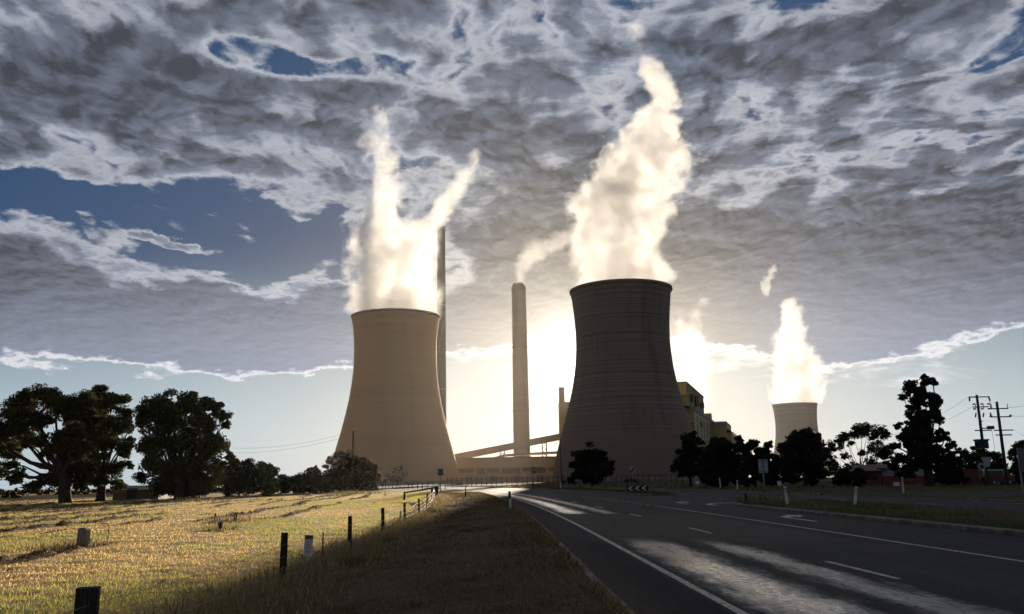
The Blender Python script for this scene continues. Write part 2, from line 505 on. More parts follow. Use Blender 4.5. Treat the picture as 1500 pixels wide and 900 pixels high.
# ------------------------------------------------------------------ mesh helper
class MB:
    def __init__(self):
        self.v, self.f, self.s, self.mi = [], [], [], []

    def face(self, idx, smooth=False, mi=0):
        self.f.append(tuple(idx))
        self.s.append(smooth)
        self.mi.append(mi)

    def box(self, c, s, rot=None, taper=1.0, mi=0):
        b = len(self.v)
        c = Vector(c)
        for z in (-0.5, 0.5):
            k = taper if z > 0 else 1.0
            for x, y in ((-0.5, -0.5), (0.5, -0.5), (0.5, 0.5), (-0.5, 0.5)):
                p = Vector((x * s[0] * k, y * s[1] * k, z * s[2]))
                if rot is not None:
                    p = rot @ p
                self.v.append(c + p)
        for q in ((0, 3, 2, 1), (4, 5, 6, 7), (0, 1, 5, 4), (1, 2, 6, 5), (2, 3, 7, 6), (3, 0, 4, 7)):
            self.face([b + i for i in q], False, mi)
        return self

    def tube(self, pts, rad, n=8, caps=True, mi=0):
        pts = [Vector(p) for p in pts]
        if not isinstance(rad, (list, tuple)):
            rad = [rad] * len(pts)
        b = len(self.v)
        ref = None
        for i, p in enumerate(pts):
            t = (pts[min(i + 1, len(pts) - 1)] - pts[max(i - 1, 0)]).normalized()
            if ref is None:
                ref = Vector((1, 0, 0)) if abs(t.x) < 0.8 else Vector((0, 1, 0))
            u = (ref - t * ref.dot(t)).normalized()
            w_ = t.cross(u)
            ref = u
            for k in range(n):
                a = 2 * math.pi * k / n
                self.v.append(p + (u * math.cos(a) + w_ * math.sin(a)) * rad[i])
        for i in range(len(pts) - 1):
            for k in range(n):
                k2 = (k + 1) % n
                self.face((b + i * n + k, b + i * n + k2, b + (i + 1) * n + k2, b + (i + 1) * n + k), True, mi)
        if caps:
            self.face([b + k for k in range(n)][::-1], False, mi)
            e = b + (len(pts) - 1) * n
            self.face([e + k for k in range(n)], False, mi)
        return self

    def lathe(self, prof, n=96, c=(0, 0, 0), smooth=True, a0=0.0, mi=0):
        b = len(self.v)
        for r, z in prof:
            for k in range(n):
                a = a0 + 2 * math.pi * k / n
                self.v.append(Vector((c[0] + r * math.cos(a), c[1] + r * math.sin(a), c[2] + z)))
        for i in range(len(prof) - 1):
            for k in range(n):
                k2 = (k + 1) % n
                self.face((b + i * n + k, b + i * n + k2, b + (i + 1) * n + k2, b + (i + 1) * n + k), smooth, mi)
        return self

    def prism(self, poly, d, mi=0):
        """closed prism: polygon of 3-D points swept by vector d"""
        b = len(self.v)
        d = Vector(d)
        n = len(poly)
        self.v += [Vector(p) for p in poly] + [Vector(p) + d for p in poly]
        self.face(list(range(b, b + n))[::-1], False, mi)
        self.face(list(range(b + n, b + 2 * n)), False, mi)
        for i in range(n):
            j = (i + 1) % n
            self.face((b + i, b + j, b + n + j, b + n + i), False, mi)
        return self

    def build(self, name, material, parent=None, origin=(0, 0, 0)):
        me = bpy.data.meshes.new(name)
        o3 = Vector(origin)
        me.from_pydata([tuple(Vector(p) - o3) for p in self.v], [], self.f)
        for p, s, k in zip(me.polygons, self.s, self.mi):
            p.use_smooth = s
            p.material_index = k
        for mm in (material if isinstance(material, (list, tuple)) else [material]):
            me.materials.append(mm)
        me.update()
        o = bpy.data.objects.new(name, me)
        COL.objects.link(o)
        if parent is not None:
            o.parent = parent
        else:
            o.location = o3
        return o


def empty(name, loc, rz=0.0):
    o = bpy.data.objects.new(name, None)
    o.empty_display_size = 0.3
    o.location = loc
    o.rotation_euler.z = rz
    COL.objects.link(o)
    return o


def tag(o, label, cat, group=None, kind=None):
    o['label'] = label
    o['category'] = cat
    if group:
        o['group'] = group
    if kind:
        o['kind'] = kind
    return o


def setting(o, label, cat, kind='structure'):
    return tag(o, label, cat, None, kind)


def raw_mesh(name, verts, faces, mats, mi=None, smooth=False, uv=None):
    """mesh from numpy arrays; faces all of one size"""
    me = bpy.data.meshes.new(name)
    nv, (nf, k) = len(verts), faces.shape
    me.vertices.add(nv)
    me.vertices.foreach_set('co', np.ascontiguousarray(verts, dtype=np.float32).ravel())
    me.loops.add(nf * k)
    me.loops.foreach_set('vertex_index', np.ascontiguousarray(faces, dtype=np.int32).ravel())
    me.polygons.add(nf)
    me.polygons.foreach_set('loop_start', np.arange(0, nf * k, k, dtype=np.int32))
    if mi is not None:
        me.polygons.foreach_set('material_index', np.ascontiguousarray(mi, dtype=np.int32))
    me.polygons.foreach_set('use_smooth', np.full(nf, smooth, dtype=bool))
    if uv is not None:
        l = me.uv_layers.new(name='UVMap')
        l.data.foreach_set('uv', np.ascontiguousarray(uv[faces.ravel()], dtype=np.float32).ravel())
    for mm in mats:
        me.materials.append(mm)
    me.update(calc_edges=True)
    o = bpy.data.objects.new(name, me)
    COL.objects.link(o)
    return o


# ------------------------------------------------------------------ terrain functions
def vnoise(x, y, seed=0):
    xi, yi = np.floor(x).astype(np.int64), np.floor(y).astype(np.int64)
    fx, fy = x - xi, y - yi
    fx, fy = fx * fx * (3 - 2 * fx), fy * fy * (3 - 2 * fy)

    def h(a, b):
        n = (a * 374761393 + b * 668265263 + seed * 974634777) & 0xFFFFFFFF
        n = ((n ^ (n >> 13)) * 1274126177) & 0xFFFFFFFF
        return ((n ^ (n >> 16)) & 0xFFFF) / 65535.0
    return (h(xi, yi) * (1 - fx) + h(xi + 1, yi) * fx) * (1 - fy) + (h(xi, yi + 1) * (1 - fx) + h(xi + 1, yi + 1) * fx) * fy


def fbm(x, y, seed=0, oct_=4):
    r, a, t = 0.0, 0.5, 0.0
    for i in range(oct_):
        r = r + a * vnoise(x * 2 ** i, y * 2 ** i, seed + i)
        t += a
        a *= 0.5
    return r / t


def base_x(y):
    """the line all road edges run along: straight past the camera, then a long bend to the left"""
    y = np.asarray(y, dtype=float)
    q = np.clip(y - 25, 0, 275)
    return -0.022 * y - q * q / 2200 - np.clip(y - 300, 0, None) * 0.25


def fence_x(y):
    y = np.asarray(y, dtype=float)
    return -4.15 - 0.025 * y - np.clip(y - 40, 0, 300) ** 2 / 1500


KERB = 1.63


def fence_z(y):
    y = np.asarray(y, dtype=float)
    t = np.clip((y - 46) / 30, 0, 1)
    return -0.35 + 0.55 * t * t * (3 - 2 * t) - 0.2 * np.clip((y - 80) / 40, 0, 1)


def land_z(x, y):
    """height of the grassland left of the road"""
    x, y = np.asarray(x, float), np.asarray(y, float)
    k = base_x(y) + KERB
    f = np.minimum(fence_x(y), k - 2)
    t = np.clip((k - 0.16 - x) / (k - f), 0, 1)
    t = t * t * (3 - 2 * t)
    zv = 0.10 * (1 - t) + fence_z(y) * t
    s = np.clip((f - x) / 6.0, 0, 1)
    s = s * s * (3 - 2 * s)
    zf = fence_z(y) * (1 - s) + (-0.35) * s
    return np.where(x > f, zv, zf)


def windrow(s, y):
    """low ridges of raked hay along the field"""
    warp = (fbm(s * 0.05, y * 0.05, 5, 3) - 0.5) * 5 + (fbm(s * 0.5, y * 0.12, 8, 3) - 0.5) * 1.2
    d = np.mod(s + warp, 3.7) - 1.85
    r = np.exp(-(d / 0.36) ** 2)
    br = np.clip((fbm(s * 0.3, y * 0.05, 9, 4) - 0.34) * 4.5, 0, 1)
    return r * br * np.clip((s - 5) / 4, 0, 1)


def field_z(x, y):
    s = fence_x(y) - x
    n = (fbm(x * 1.3, y * 1.3, 1, 4) - 0.5) * 0.10 + (fbm(x * 4, y * 4, 3, 2) - 0.5) * 0.05
    fade = np.clip(1.4 - y / 220, 0.2, 1)
    return land_z(x, y) + (n + windrow(s, y) * (0.09 + 0.26 * np.clip(fbm(x * 2.0, y * 1.3, 12, 3) - 0.40, 0, 1) * 2.0)) * fade


def grid(name, cols, rows, xfun, zfun, mats, smooth=True, uvfun=None):
    cc, rr = np.meshgrid(np.asarray(cols, float), np.asarray(rows, float))
    x, y = np.clip(xfun(cc, rr), -1700.0, 1700.0), rr
    z = zfun(x, y, cc)
    v = np.stack([x, y, z], -1).reshape(-1, 3)
    nc, nr = len(cols), len(rows)
    i = np.arange(nr - 1)[:, None] * nc + np.arange(nc - 1)[None, :]
    f = np.stack([i, i + 1, i + nc + 1, i + nc], -1).reshape(-1, 4)
    uv = np.stack([cc, rr], -1).reshape(-1, 2)
    return raw_mesh(name, v, f, mats, None, smooth, uv)


def geo(a, b, n):
    return a * (b / a) ** (np.arange(n) / (n - 1))


ROWS_FAR = np.concatenate([np.arange(-40, 2, 4.0), geo(2, 160, 90), geo(170, 1700, 50)])
# the whole land as one sheet, a little under the surfaces laid on it
cols = np.concatenate([-geo(2600, 12, 50), np.arange(-11, 44, 1.0), geo(45, 2600, 50)])
g_ = grid('ground', cols, ROWS_FAR, lambda c, y: base_x(y) + c,
          lambda x, y, c: np.where(c < KERB - 0.2, land_z(x, y) - 0.16, np.where(c < 28.1, -0.06, 0.03 + 0.05 * (fbm(x * 0.3, y * 0.3, 4, 3)))), [M['ground']])
setting(g_, 'dark dry grassland reaching from the far road edge to the horizon', 'ground')

rows = np.concatenate([np.arange(-12, 2, 1.0), geo(2, 150, 420), geo(155, 1690, 40)])
cols = np.concatenate([np.arange(0.0, 14, 0.09), geo(14, 110, 330), geo(114, 1600, 40)])
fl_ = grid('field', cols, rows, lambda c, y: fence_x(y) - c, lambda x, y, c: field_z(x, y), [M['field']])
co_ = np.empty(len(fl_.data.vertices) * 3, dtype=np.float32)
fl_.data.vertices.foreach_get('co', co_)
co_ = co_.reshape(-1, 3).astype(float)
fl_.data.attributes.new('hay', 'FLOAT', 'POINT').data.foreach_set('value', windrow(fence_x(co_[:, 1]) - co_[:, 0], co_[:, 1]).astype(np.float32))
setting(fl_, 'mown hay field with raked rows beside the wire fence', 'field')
rows = np.concatenate([np.arange(-12, 2, 1.0), geo(2, 170, 260)])
cols = np.linspace(0, 1, 60)
vg_ = grid('verge', cols, rows, lambda c, y: fence_x(y) * (1 - c) + (base_x(y) + KERB - 0.155) * c,
           lambda x, y, c: land_z(x, y) + 0.012 + (fbm(x * 2.2, y * 2.2, 21, 4) - 0.5) * 0.09 * np.clip(4 * (1 - c), 0, 1) * np.clip(8 * c, 0.1, 1), [M['verge']])
setting(vg_, 'worn dark grass verge between the wire fence and the kerb', 'verge')

# ------------------------------------------------------------------ roads
rows = np.concatenate([np.arange(-30, 2, 2.0), geo(2, 420, 220)])
rd_ = grid('road', np.concatenate([np.linspace(KERB, 10, 24), np.linspace(10.5, 28, 20)]), rows,
           lambda c, y: base_x(y) + c, lambda x, y, c: 0 * x, [M['asphalt']])
setting(rd_, 'dark worn asphalt road with shiny wheel tracks bending away', 'road')


def strip(o0, o1, y0, y1, z=0.004, step=2.0):
    ys = np.linspace(y0, y1, max(2, int((y1 - y0) / step) + 1))
    return [(base_x(ys) + o0, ys), (base_x(ys) + o1, ys)], z


def markings(name, strips, material, z=0.005):
    mb = MB()
    for (o0, o1, y0, y1) in strips:
        ys = np.linspace(y0, y1, max(2, int(abs(y1 - y0) / 2.5) + 1))
        b = len(mb.v)
        for y in ys:
            mb.v += [Vector((float(base_x(y)) + o0, float(y), z)), Vector((float(base_x(y)) + o1, float(y), z))]
        for i in range(len(ys) - 1):
            mb.face((b + 2 * i, b + 2 * i + 1, b + 2 * i + 3, b + 2 * i + 2))
    return mb.build(name, material)


setting(markings('edge_line', [(2.93, 3.06, -10, 300)], M['paint']), 'white edge line along the wheel tracks', 'road marking')
setting(markings('lane_line', [(6.33, 6.45, y, y + 3.0) for y in (2.2, 14.2, 26.2, 38.2, 50.2, 62.2, 74.2, 86.2, 98.2, 110.2, 122.2)], M['paint']),
        'short white dashes between the two lanes', 'road marking')
setting(markings('turn_lane_line', [(9.74, 9.86, -10, 52)], M['paint']), 'unbroken white line beside the turning lane', 'road marking')
setting(markings('give_way_line', [(9.74, 9.86, y, y + 0.9) for y in np.arange(54, 84, 2.2)], M['paint']), 'row of short dashes across the junction mouth', 'road marking')
setting(markings('far_lane_line', [(23.6, 23.72, y, y + 3.0) for y in np.arange(22, 200, 12)] + [(27.5, 27.62, 5, 52), (27.5, 27.62, 73, 240), (19.9, 20.02, 84, 240)], M['paint']),
        'white lines of the carriageway beyond the median', 'road marking')


def arrow(name, y, o, s):
    """painted arrow with a bent head pointing across the lane"""
    mb = MB()
    b0 = float(base_x(y)) + o
    pts = [(-0.10, -2.4), (0.10, -2.4), (0.10, 0.5), (0.62, 1.1), (0.62, 0.55), (1.25, 1.6), (0.62, 2.5), (0.62, 1.85), (-0.10, 1.0)]
    mb.v = [Vector((b0 + px * s, y + py * 1.2, 0.006)) for px, py in pts]
    mb.face((0, 1, 2, 8))
    mb.face((2, 3, 7, 8))
    mb.face((3, 4, 5))
    mb.face((3, 5, 7))
    mb.face((7, 5, 6))
    return mb.build(name, M['paint'])


setting(arrow('turn_arrow', 34.5, 11.6, 0.9), 'white turn arrow painted in the turning lane', 'road marking')
p = gp(995, 737)
setting(arrow('turn_arrow', p.y, p.x - float(base_x(p.y)), 0.9), 'second white turn arrow painted before the junction', 'road marking')


def kerb_sweep(name, path, wdt, hgt, material=M['kerb'], close=False):
    """rounded kerb along a list of ground points; the body lies to the left of the walk"""
    mb = MB()
    prof = [(0.0, -0.06), (0.0, hgt * 0.7), (wdt * 0.2, hgt), (wdt, hgt), (wdt, -0.06)]
    pts = [Vector((x, y, 0)) for x, y in path]
    n = len(pts)
    for i, p_ in enumerate(pts):
        if close:
            t = (pts[(i + 1) % n] - pts[i - 1]).normalized()
        else:
            t = (pts[min(i + 1, n - 1)] - pts[max(i - 1, 0)]).normalized()
        nrm = Vector((-t.y, t.x, 0))
        for (a, h) in prof:
            mb.v.append(p_ + nrm * a + Vector((0, 0, h)))
    k = len(prof)
    for i in range(n if close else n - 1):
        j = (i + 1) % n
        for q in range(k - 1):
            mb.face((i * k + q, j * k + q, j * k + q + 1, i * k + q + 1), q in (1,))
    return mb.build(name, material)


ys = np.concatenate([np.arange(-10, 30, 1.5), np.arange(30, 170, 3.0)])
setting(kerb_sweep('kerb', [(float(base_x(y)) + KERB + (0.012 * math.sin(y * 0.9 + 2 * math.sin(y * 0.31)) if y < 60 else 0), float(y)) for y in ys], 0.16, 0.115), 'low worn concrete kerb along the verge', 'kerb')


def island(o0, o1, y0, y1, zg, name, label):
    """kerbed grass island with round noses"""
    pts = []
    r = (o1 - o0) / 2
    for k in range(9):
        a = math.pi + math.pi * k / 8
        yy = y0 + r + r * math.sin(a) * 1.0
        pts.append((float(base_x(yy)) + (o0 + o1) / 2 + r * math.cos(a), yy))
    for y in np.arange(y0 + r + 3, y1 - r - 2, 3.0):
        pts.append((float(base_x(y)) + o1, float(y)))
    for k in range(9):
        a = math.pi * k / 8
        yy = y1 - r + r * math.sin(a)
        pts.append((float(base_x(yy)) + (o0 + o1) / 2 + r * math.cos(a), yy))
    for y in np.arange(y1 - r - 2, y0 + r + 2, -3.0):
        pts.append((float(base_x(y)) + o0, float(y)))
    kb = kerb_sweep(name + '_kerb', pts, 0.30, 0.13, M['kerb'], True)
    setting(kb, 'concrete kerb around ' + label, 'kerb')
    rows_ = np.concatenate([np.linspace(y0 + 0.3, y0 + r, 8), np.linspace(y0 + r + 0.4, y1 - r - 0.4, int((y1 - y0) / 0.8)), np.linspace(y1 - r, y1 - 0.3, 8)])
    cols_ = np.linspace(-1, 1, 24)

    def xf(c, y):
        e = np.minimum(np.clip((y - y0) / r, 0, 1), np.clip((y1 - y) / r, 0, 1))
        hw = (r - 0.28) * np.sqrt(np.clip(1 - (1 - e) ** 2, 0.0, 1))
        return base_x(y) + (o0 + o1) / 2 + c * hw
    gr = grid(name, cols_, rows_, xf, lambda x, y, c: 0.118 + (zg + 0.10 * fbm(x * 1.2, y * 1.2, 31, 4)) * np.clip((1 - np.abs(c)) * 4, 0, 1), [M['ground']])
    setting(gr, label, 'median')
    return gr


island(13.6, 19.3, 3, 51.5, 0.06, 'median', 'dry grass median with guide posts between the carriageways')
island(15.2, 18.4, 80, 300, 0.06, 'traffic_island', 'narrow grass island carrying the chevron board')
# white nose line painted round the near end of the median
mb = MB()
for k in range(13):
    a = math.pi * 0.15 + math.pi * 0.95 * k / 12
    cx, cy = float(base_x(52)) + 14.8, 52.0
    for r in (1.55, 1.85):
        mb.v.append(Vector((cx + r * math.cos(a) * 1.0, cy + r * math.sin(a) * 2.0, 0.006)))
for k in range(12):
    mb.face((2 * k, 2 * k + 2, 2 * k + 3, 2 * k + 1))
setting(mb.build('nose_marking', M['paint']), 'curved white line painted round the nose of the median', 'road marking')

# side street on the far side
cols = np.linspace(0, 1, 14)
sx = np.concatenate([np.linspace(26, 45, 20), np.linspace(48, 160, 20)])
cc, ss = np.meshgrid(cols, sx)
wide = 7.0 + 9.0 * np.exp(-(ss - 26) / 5.0)
yy = 62 + (ss - 26) * 0.06 + (cc - 0.5) * wide
v = np.stack([ss, yy, np.full_like(ss, 0.004) + np.clip((ss - 27) / 6, 0, 1) * 0.10], -1).reshape(-1, 3)
i = np.arange(len(sx) - 1)[:, None] * 14 + np.arange(13)[None, :]
f = np.stack([i, i + 14, i + 15, i + 1], -1).reshape(-1, 4)
uv = np.stack([cc * 8 + 40, ss], -1).reshape(-1, 2)
setting(raw_mesh('side_street', v, f, [M['asphalt']], None, True, uv), 'narrow asphalt side street entering from behind the median', 'road')
setting(kerb_sweep('side_kerb', [(float(base_x(y)) + 28.1, float(y)) for y in np.arange(52, -12, -3.0)][::-1] + [(28.6 - 1.1, 53.0), (29.5, 54.6), (31.5, 56.4), (35, 58.2), (40, 59.2), (60, 60.4)], -0.2, 0.12),
        'pale concrete kerb turning into the side street', 'kerb')
setting(kerb_sweep('far_kerb', [(float(base_x(y)) + 28.1, float(y)) for y in np.arange(73, 300, 4.0)], -0.2, 0.12), 'concrete kerb along the far edge of the road', 'kerb')


def GZ(x, y):
    """height of the ground that things stand on"""
    o = x - float(base_x(y))
    if o < KERB:
        return float(land_z(x, y))
    if o < 28.1:
        return 0.15 if (13.7 < o < 19.2 and y < 51) or (15.3 < o < 18.3 and y > 80) else 0.0
    return 0.05


def foot(px, py, zg=None):
    """standing point seen at a photo position"""
    z = 0.0
    for _ in range(5):
        p_ = gp(px, py, z)
        z = GZ(p_.x, p_.y)
    return Vector((p_.x, p_.y, z))


# ------------------------------------------------------------------ cooling towers
def lerp_prof(prof, n):
    zs = np.array([p[1] for p in prof])
    rs = np.array([p[0] for p in prof])
    o = np.argsort(zs)
    zs, rs = zs[o], rs[o]
    c = np.polyfit(zs, rs, min(4, len(zs) - 1))
    z = np.linspace(0, zs[-1], n)
    return [(float(np.polyval(c, q)), float(q)) for q in z]


def tower(dist, rows, ax, material, label, lip, inlet=True):
    """rows: (photo y, left x, right x) of the outline; ax: photo x of the axis at top and foot"""
    prof = []
    for (py, l, r) in rows:
        a, b = at(l, py, dist), at(r, py, dist)
        prof.append(((b.x - a.x) / 2 * 0.992, max((a.z + b.z) / 2, 0)))
    mid = [at((l + r) / 2, py, dist).x for (py, l, r) in rows]
    root = empty('cooling_tower', (sum(mid) / len(mid), dist, 0))
    H = prof[0][1]
    shell = lerp_prof(prof, 40)
    inner = [(r - 0.7, z) for r, z in shell][::-1]
    zi = 0.0
    outer = [(r, z) for r, z in shell if z > 0.5]
    r_at = lambda z: float(np.interp(z, [q[1] for q in shell], [q[0] for q in shell]))
    outer = [(r_at(-0.3), -0.3)] + outer
    inner = [(r, z) for r, z in inner if z > 0.5] + [(r_at(-0.3) - 0.7, -0.3)]
    mb = MB().lathe(outer + inner + [outer[0]], 128)
    mb.build('shell', material, root)
    rt = shell[-1][0]
    MB().lathe([(rt + 0.02, H - lip), (rt + lip * 0.45, H - lip * 0.8), (rt + lip * 0.45, H + 0.25), (rt - 0.72, H + 0.25)], 128).build('rim', M['rim'], root)
    MB().lathe([(r_at(2.2) + 0.5, -0.5), (r_at(2.2) + 0.5, 2.0), (r_at(2.2) - 0.2, 2.2)], 128).build('base_ring', M['rim'], root)
    tag(root, label, 'cooling tower')
    return root


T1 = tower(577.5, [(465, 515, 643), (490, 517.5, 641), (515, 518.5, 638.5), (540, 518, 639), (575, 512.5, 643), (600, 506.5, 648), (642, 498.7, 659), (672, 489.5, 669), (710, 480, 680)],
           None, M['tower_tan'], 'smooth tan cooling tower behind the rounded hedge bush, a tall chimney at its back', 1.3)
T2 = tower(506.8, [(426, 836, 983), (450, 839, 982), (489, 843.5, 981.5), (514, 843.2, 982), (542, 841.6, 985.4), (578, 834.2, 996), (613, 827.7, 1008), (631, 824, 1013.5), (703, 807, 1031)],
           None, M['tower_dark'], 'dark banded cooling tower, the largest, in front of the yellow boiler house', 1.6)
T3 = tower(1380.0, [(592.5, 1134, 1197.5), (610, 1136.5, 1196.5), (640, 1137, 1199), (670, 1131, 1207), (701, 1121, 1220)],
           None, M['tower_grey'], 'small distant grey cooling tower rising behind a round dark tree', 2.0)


# ------------------------------------------------------------------ chimneys
def chimney(dist, top, foot_, material, label, flues):
    """top / foot: (photo y, left, right)"""
    a, b = at(top[1], top[0], dist), at(top[2], top[0], dist)
    c, d = at(foot_[1], foot_[0], dist), at(foot_[2], foot_[0], dist)
    H, rt = (a.z + b.z) / 2, (b.x - a.x) / 2
    zc, rc = (c.z + d.z) / 2, (d.x - c.x) / 2
    r0 = rc + (rc - rt) * zc / (H - zc)
    root = empty('chimney', ((a.x + b.x + c.x + d.x) / 4, dist, 0))
    prof = [(r0 + (rt - r0) * t, H * t) for t in np.linspace(0, 1, 24)]
    MB().lathe(prof + [(rt * 0.3, H), (0.05, H)], 48).build('stack', material, root)
    MB().lathe([(rt + 0.02, H - 3.2), (rt + 0.28, H - 3.0), (rt + 0.28, H + 0.15), (rt - 1.0, H + 0.15)], 48).build('rim', M['rim'], root)
    for k in range(flues):
        an = 2 * math.pi * k / flues + 0.4
        f = MB().lathe([(rt * 0.36, H - 1), (rt * 0.36, H + 3.0), (rt * 0.30, H + 3.0), (rt * 0.30, H - 1)], 20, (rt * 0.52 * math.cos(an), rt * 0.52 * math.sin(an), 0))
        f.build('flue', material, root)
    for zz_ in (0.35, 0.68):
        r_ = r0 + (rt - r0) * zz_
        MB().lathe([(r_ + 0.02, H * zz_), (r_ + 0.8, H * zz_), (r_ + 0.8, H * zz_ + 0.5), (r_, H * zz_ + 0.5)], 48).build('platform', M['rim'], root)
    tag(root, label, 'chimney')
    return root


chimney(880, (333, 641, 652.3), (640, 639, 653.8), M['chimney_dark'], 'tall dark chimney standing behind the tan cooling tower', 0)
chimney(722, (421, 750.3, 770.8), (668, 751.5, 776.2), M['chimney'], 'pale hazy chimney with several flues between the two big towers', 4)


# ------------------------------------------------------------------ power station
def gallery(p0, p1, wdt, hgt, mb=None):
    mb = mb or MB()
    p0, p1 = Vector(p0), Vector(p1)
    d = p1 - p0
    s = Vector((-d.y, d.x, 0)).normalized() * wdt / 2
    u = Vector((0, 0, hgt))
    mb.prism([p0 - s, p0 + s, p0 + s + u, p0 - s + u], d)
    return mb


cr = empty('coal_conveyor', (at(735, 700, 640).x, 640, 0))
o_ = cr.location
pa, pb = at(655, 677.5, 640), at(845, 640, 640)
gallery(pa, pb, 5.0, 4.4).build('gallery', M['hall'], cr, o_)
gallery(pa + Vector((0, 0, 4.4)), pb + Vector((0, 0, 4.4)), 5.6, 0.35).build('roof', M['roofgrey'], cr, o_)
for px in (735.5, 797):
    t = (px - 655) / 190
    tp = pa.lerp(pb, t)
    mb = MB()
    for s in (-1.6, 1.6):
        for e in (-2.0, 2.0):
            mb.tube([(tp.x + s, tp.y + e, 0), (tp.x + s, tp.y + e, tp.z + 0.3)], 0.32, 6)
    z = 4.0
    while z < tp.z - 3:
        mb.tube([(tp.x - 1.6, tp.y - 2, z), (tp.x + 1.6, tp.y - 2, z + 3.4)], 0.16, 5)
        mb.tube([(tp.x - 1.6, tp.y - 2, z + 3.4), (tp.x + 1.6, tp.y - 2, z + 3.4)], 0.18, 5)
        z += 3.4
    mb.build('trestle', M['steel'], cr, o_)
tag(cr, 'inclined coal conveyor gallery climbing past the pale chimney on trestles', 'conveyor')

pr = empty('pipe_bridge', (at(770, 700, 660).x, 660, 0))
mb = MB()
pts = [at(720, 673, 660), at(738, 667.5, 660), at(770, 665.5, 660), at(800, 664, 660), at(840, 662, 660)]
mb.tube(pts, 1.0, 8)
mb.build('pipe', M['steel'], pr, pr.location)
for p_ in pts:
    MB().tube([(p_.x, p_.y, 0), p_], 0.35, 6).build('support', M['steel'], pr, pr.location)
tag(pr, 'pipe bridge running low beneath the coal conveyor', 'pipe bridge')

hb = empty('machine_hall', (at(745, 705, 620).x, 620, 0))
xa, xb = at(640, 690, 620).x, at(850, 690, 620).x
ztop = at(750, 671, 620).z
MB().box(((xa + xb) / 2, 636, ztop / 2), (xb - xa, 32, ztop)).build('wall', M['hall'], hb, hb.location)
MB().box(((xa + xb) / 2, 636, ztop + 0.3), (xb - xa + 1.2, 33, 0.6)).build('roof', M['roofgrey'], hb, hb.location)
zb0, zb1 = at(750, 694, 620).z, at(750, 685.5, 620).z
k = 0
x = xa + 3
while x < xb - 6:
    wd = (9, 13, 6)[k % 3]
    MB().box((x + wd / 2, 619.9, (zb0 + zb1) / 2 + (0.6 if k % 2 else 0)), (wd, 0.3, zb1 - zb0 - (1.2 if k % 2 else 0))).build('window', M['hallband'], hb, hb.location)
    x += wd + 1.6
    k += 1
for x in np.arange(xa + 6, xb - 3, 17.0):
    MB().box((x, 619.7, 2.4), (4.2, 0.4, 4.8)).build('door', M['roofgrey'], hb, hb.location)
tag(hb, 'long low machine hall with a dark window band under the conveyor', 'industrial building')

tb = empty('bunker_tower', (at(829, 700, 700).x, 700, 0))
xl, xm, xr = at(820.5, 640, 700).x, at(829.5, 640, 700).x, at(850, 640, 700).x
z1, z2 = at(826, 589, 700).z, at(826, 567, 700).z
MB().box(((xl + xr) / 2, 708, z1 / 2), (xr - xl, 16, z1)).build('wall', M['hall'], tb, tb.location)
MB().box(((xl + xm) / 2, 706, (z1 + z2) / 2), (xm - xl - 0.6, 9, z2 - z1)).build('lift_house', M['hall'], tb, tb.location)
tag(tb, 'pale square bunker tower half hidden beside the dark cooling tower', 'industrial tower')

# boiler house: a long stepped block running away beside the dark tower
bd = Vector((math.sin(R(17.6)), math.cos(R(17.6)), 0))
bn = Vector((bd.y, -bd.x, 0))


def on_dir(px, py, y0=None):
    return at(px, py, y0)


bh = empty('boiler_house', (on_dir(1010, 705, 560).x - 20, 560, 0))


def block(p, length, width, z0, z1, mb=None):
    """box whose right-hand long side starts at p and runs away along bd; it is width wide to the left"""
    mb = mb or MB()
    p = Vector((p.x, p.y, z0))
    return mb.prism([p, p - bn * width, p - bn * width + Vector((0, 0, z1 - z0)), p + Vector((0, 0, z1 - z0))], bd * length)


ya = 560.0
q1 = at(1005, 561, ya)                      # near top corner of the upper block
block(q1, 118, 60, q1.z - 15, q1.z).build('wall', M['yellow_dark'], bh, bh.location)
MB().prism([q1 + bn * 0.5 + Vector((0, 0, 0.02)), q1 - bn * 60 + Vector((0, 0, 0.02)), q1 - bn * 60 + Vector((0, 0, 1.0)), q1 + bn * 0.5 + Vector((0, 0, 1.0))], bd * 118).build('roof', M['roofgrey'], bh, bh.location)
q1f = q1 - bd * 0.6
MB().prism([q1f + Vector((0, 0, -0.2)), q1f - bn * 60 + Vector((0, 0, -0.2)), q1f - bn * 60 + Vector((0, 0, -8)), q1f + Vector((0, 0, -8))], bd * 0.5).build('fascia', M['yellow'], bh, bh.location)
q2 = at(1013, 599, ya)
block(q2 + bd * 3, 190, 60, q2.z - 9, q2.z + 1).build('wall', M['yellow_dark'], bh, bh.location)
q3 = at(1001.5, 590.5, ya)
q3 = at(1016, 601, ya + 8)
block(q3, 175, 70, 0, q3.z).build('wall', M['yellow'], bh, bh.location)
e3 = q3 + bn * 0.6 + Vector((0, 0, 0.03))
MB().prism([e3, e3 - bn * 1.5, e3 - bn * 1.5 + Vector((0, 0, 1.8)), e3 + Vector((0, 0, 1.8))], bd * 176).build('gutter', M['roofgrey'], bh, bh.location)
q4 = at(1063.5, 617.5, 690)
block(q4, 60, 17, 0, q4.z).build('wall', M['yellow'], bh, bh.location)
e4 = q4 + bn * 0.6 - bd * 0.8 + Vector((0, 0, 0.03))
MB().prism([e4, e4 - bn * 18, e4 - bn * 18 - Vector((0, 0, 3.6)), e4 - Vector((0, 0, 3.6))], bd * 0.7).build('fascia', M['roofgrey'], bh, bh.location)
q5 = at(1071.5, 634, 690)
block(q5, 110, 24, 0, q5.z).build('wall', M['yellow'], bh, bh.location)
e5 = q5 + bn * 0.6 + Vector((0, 0, 0.03))
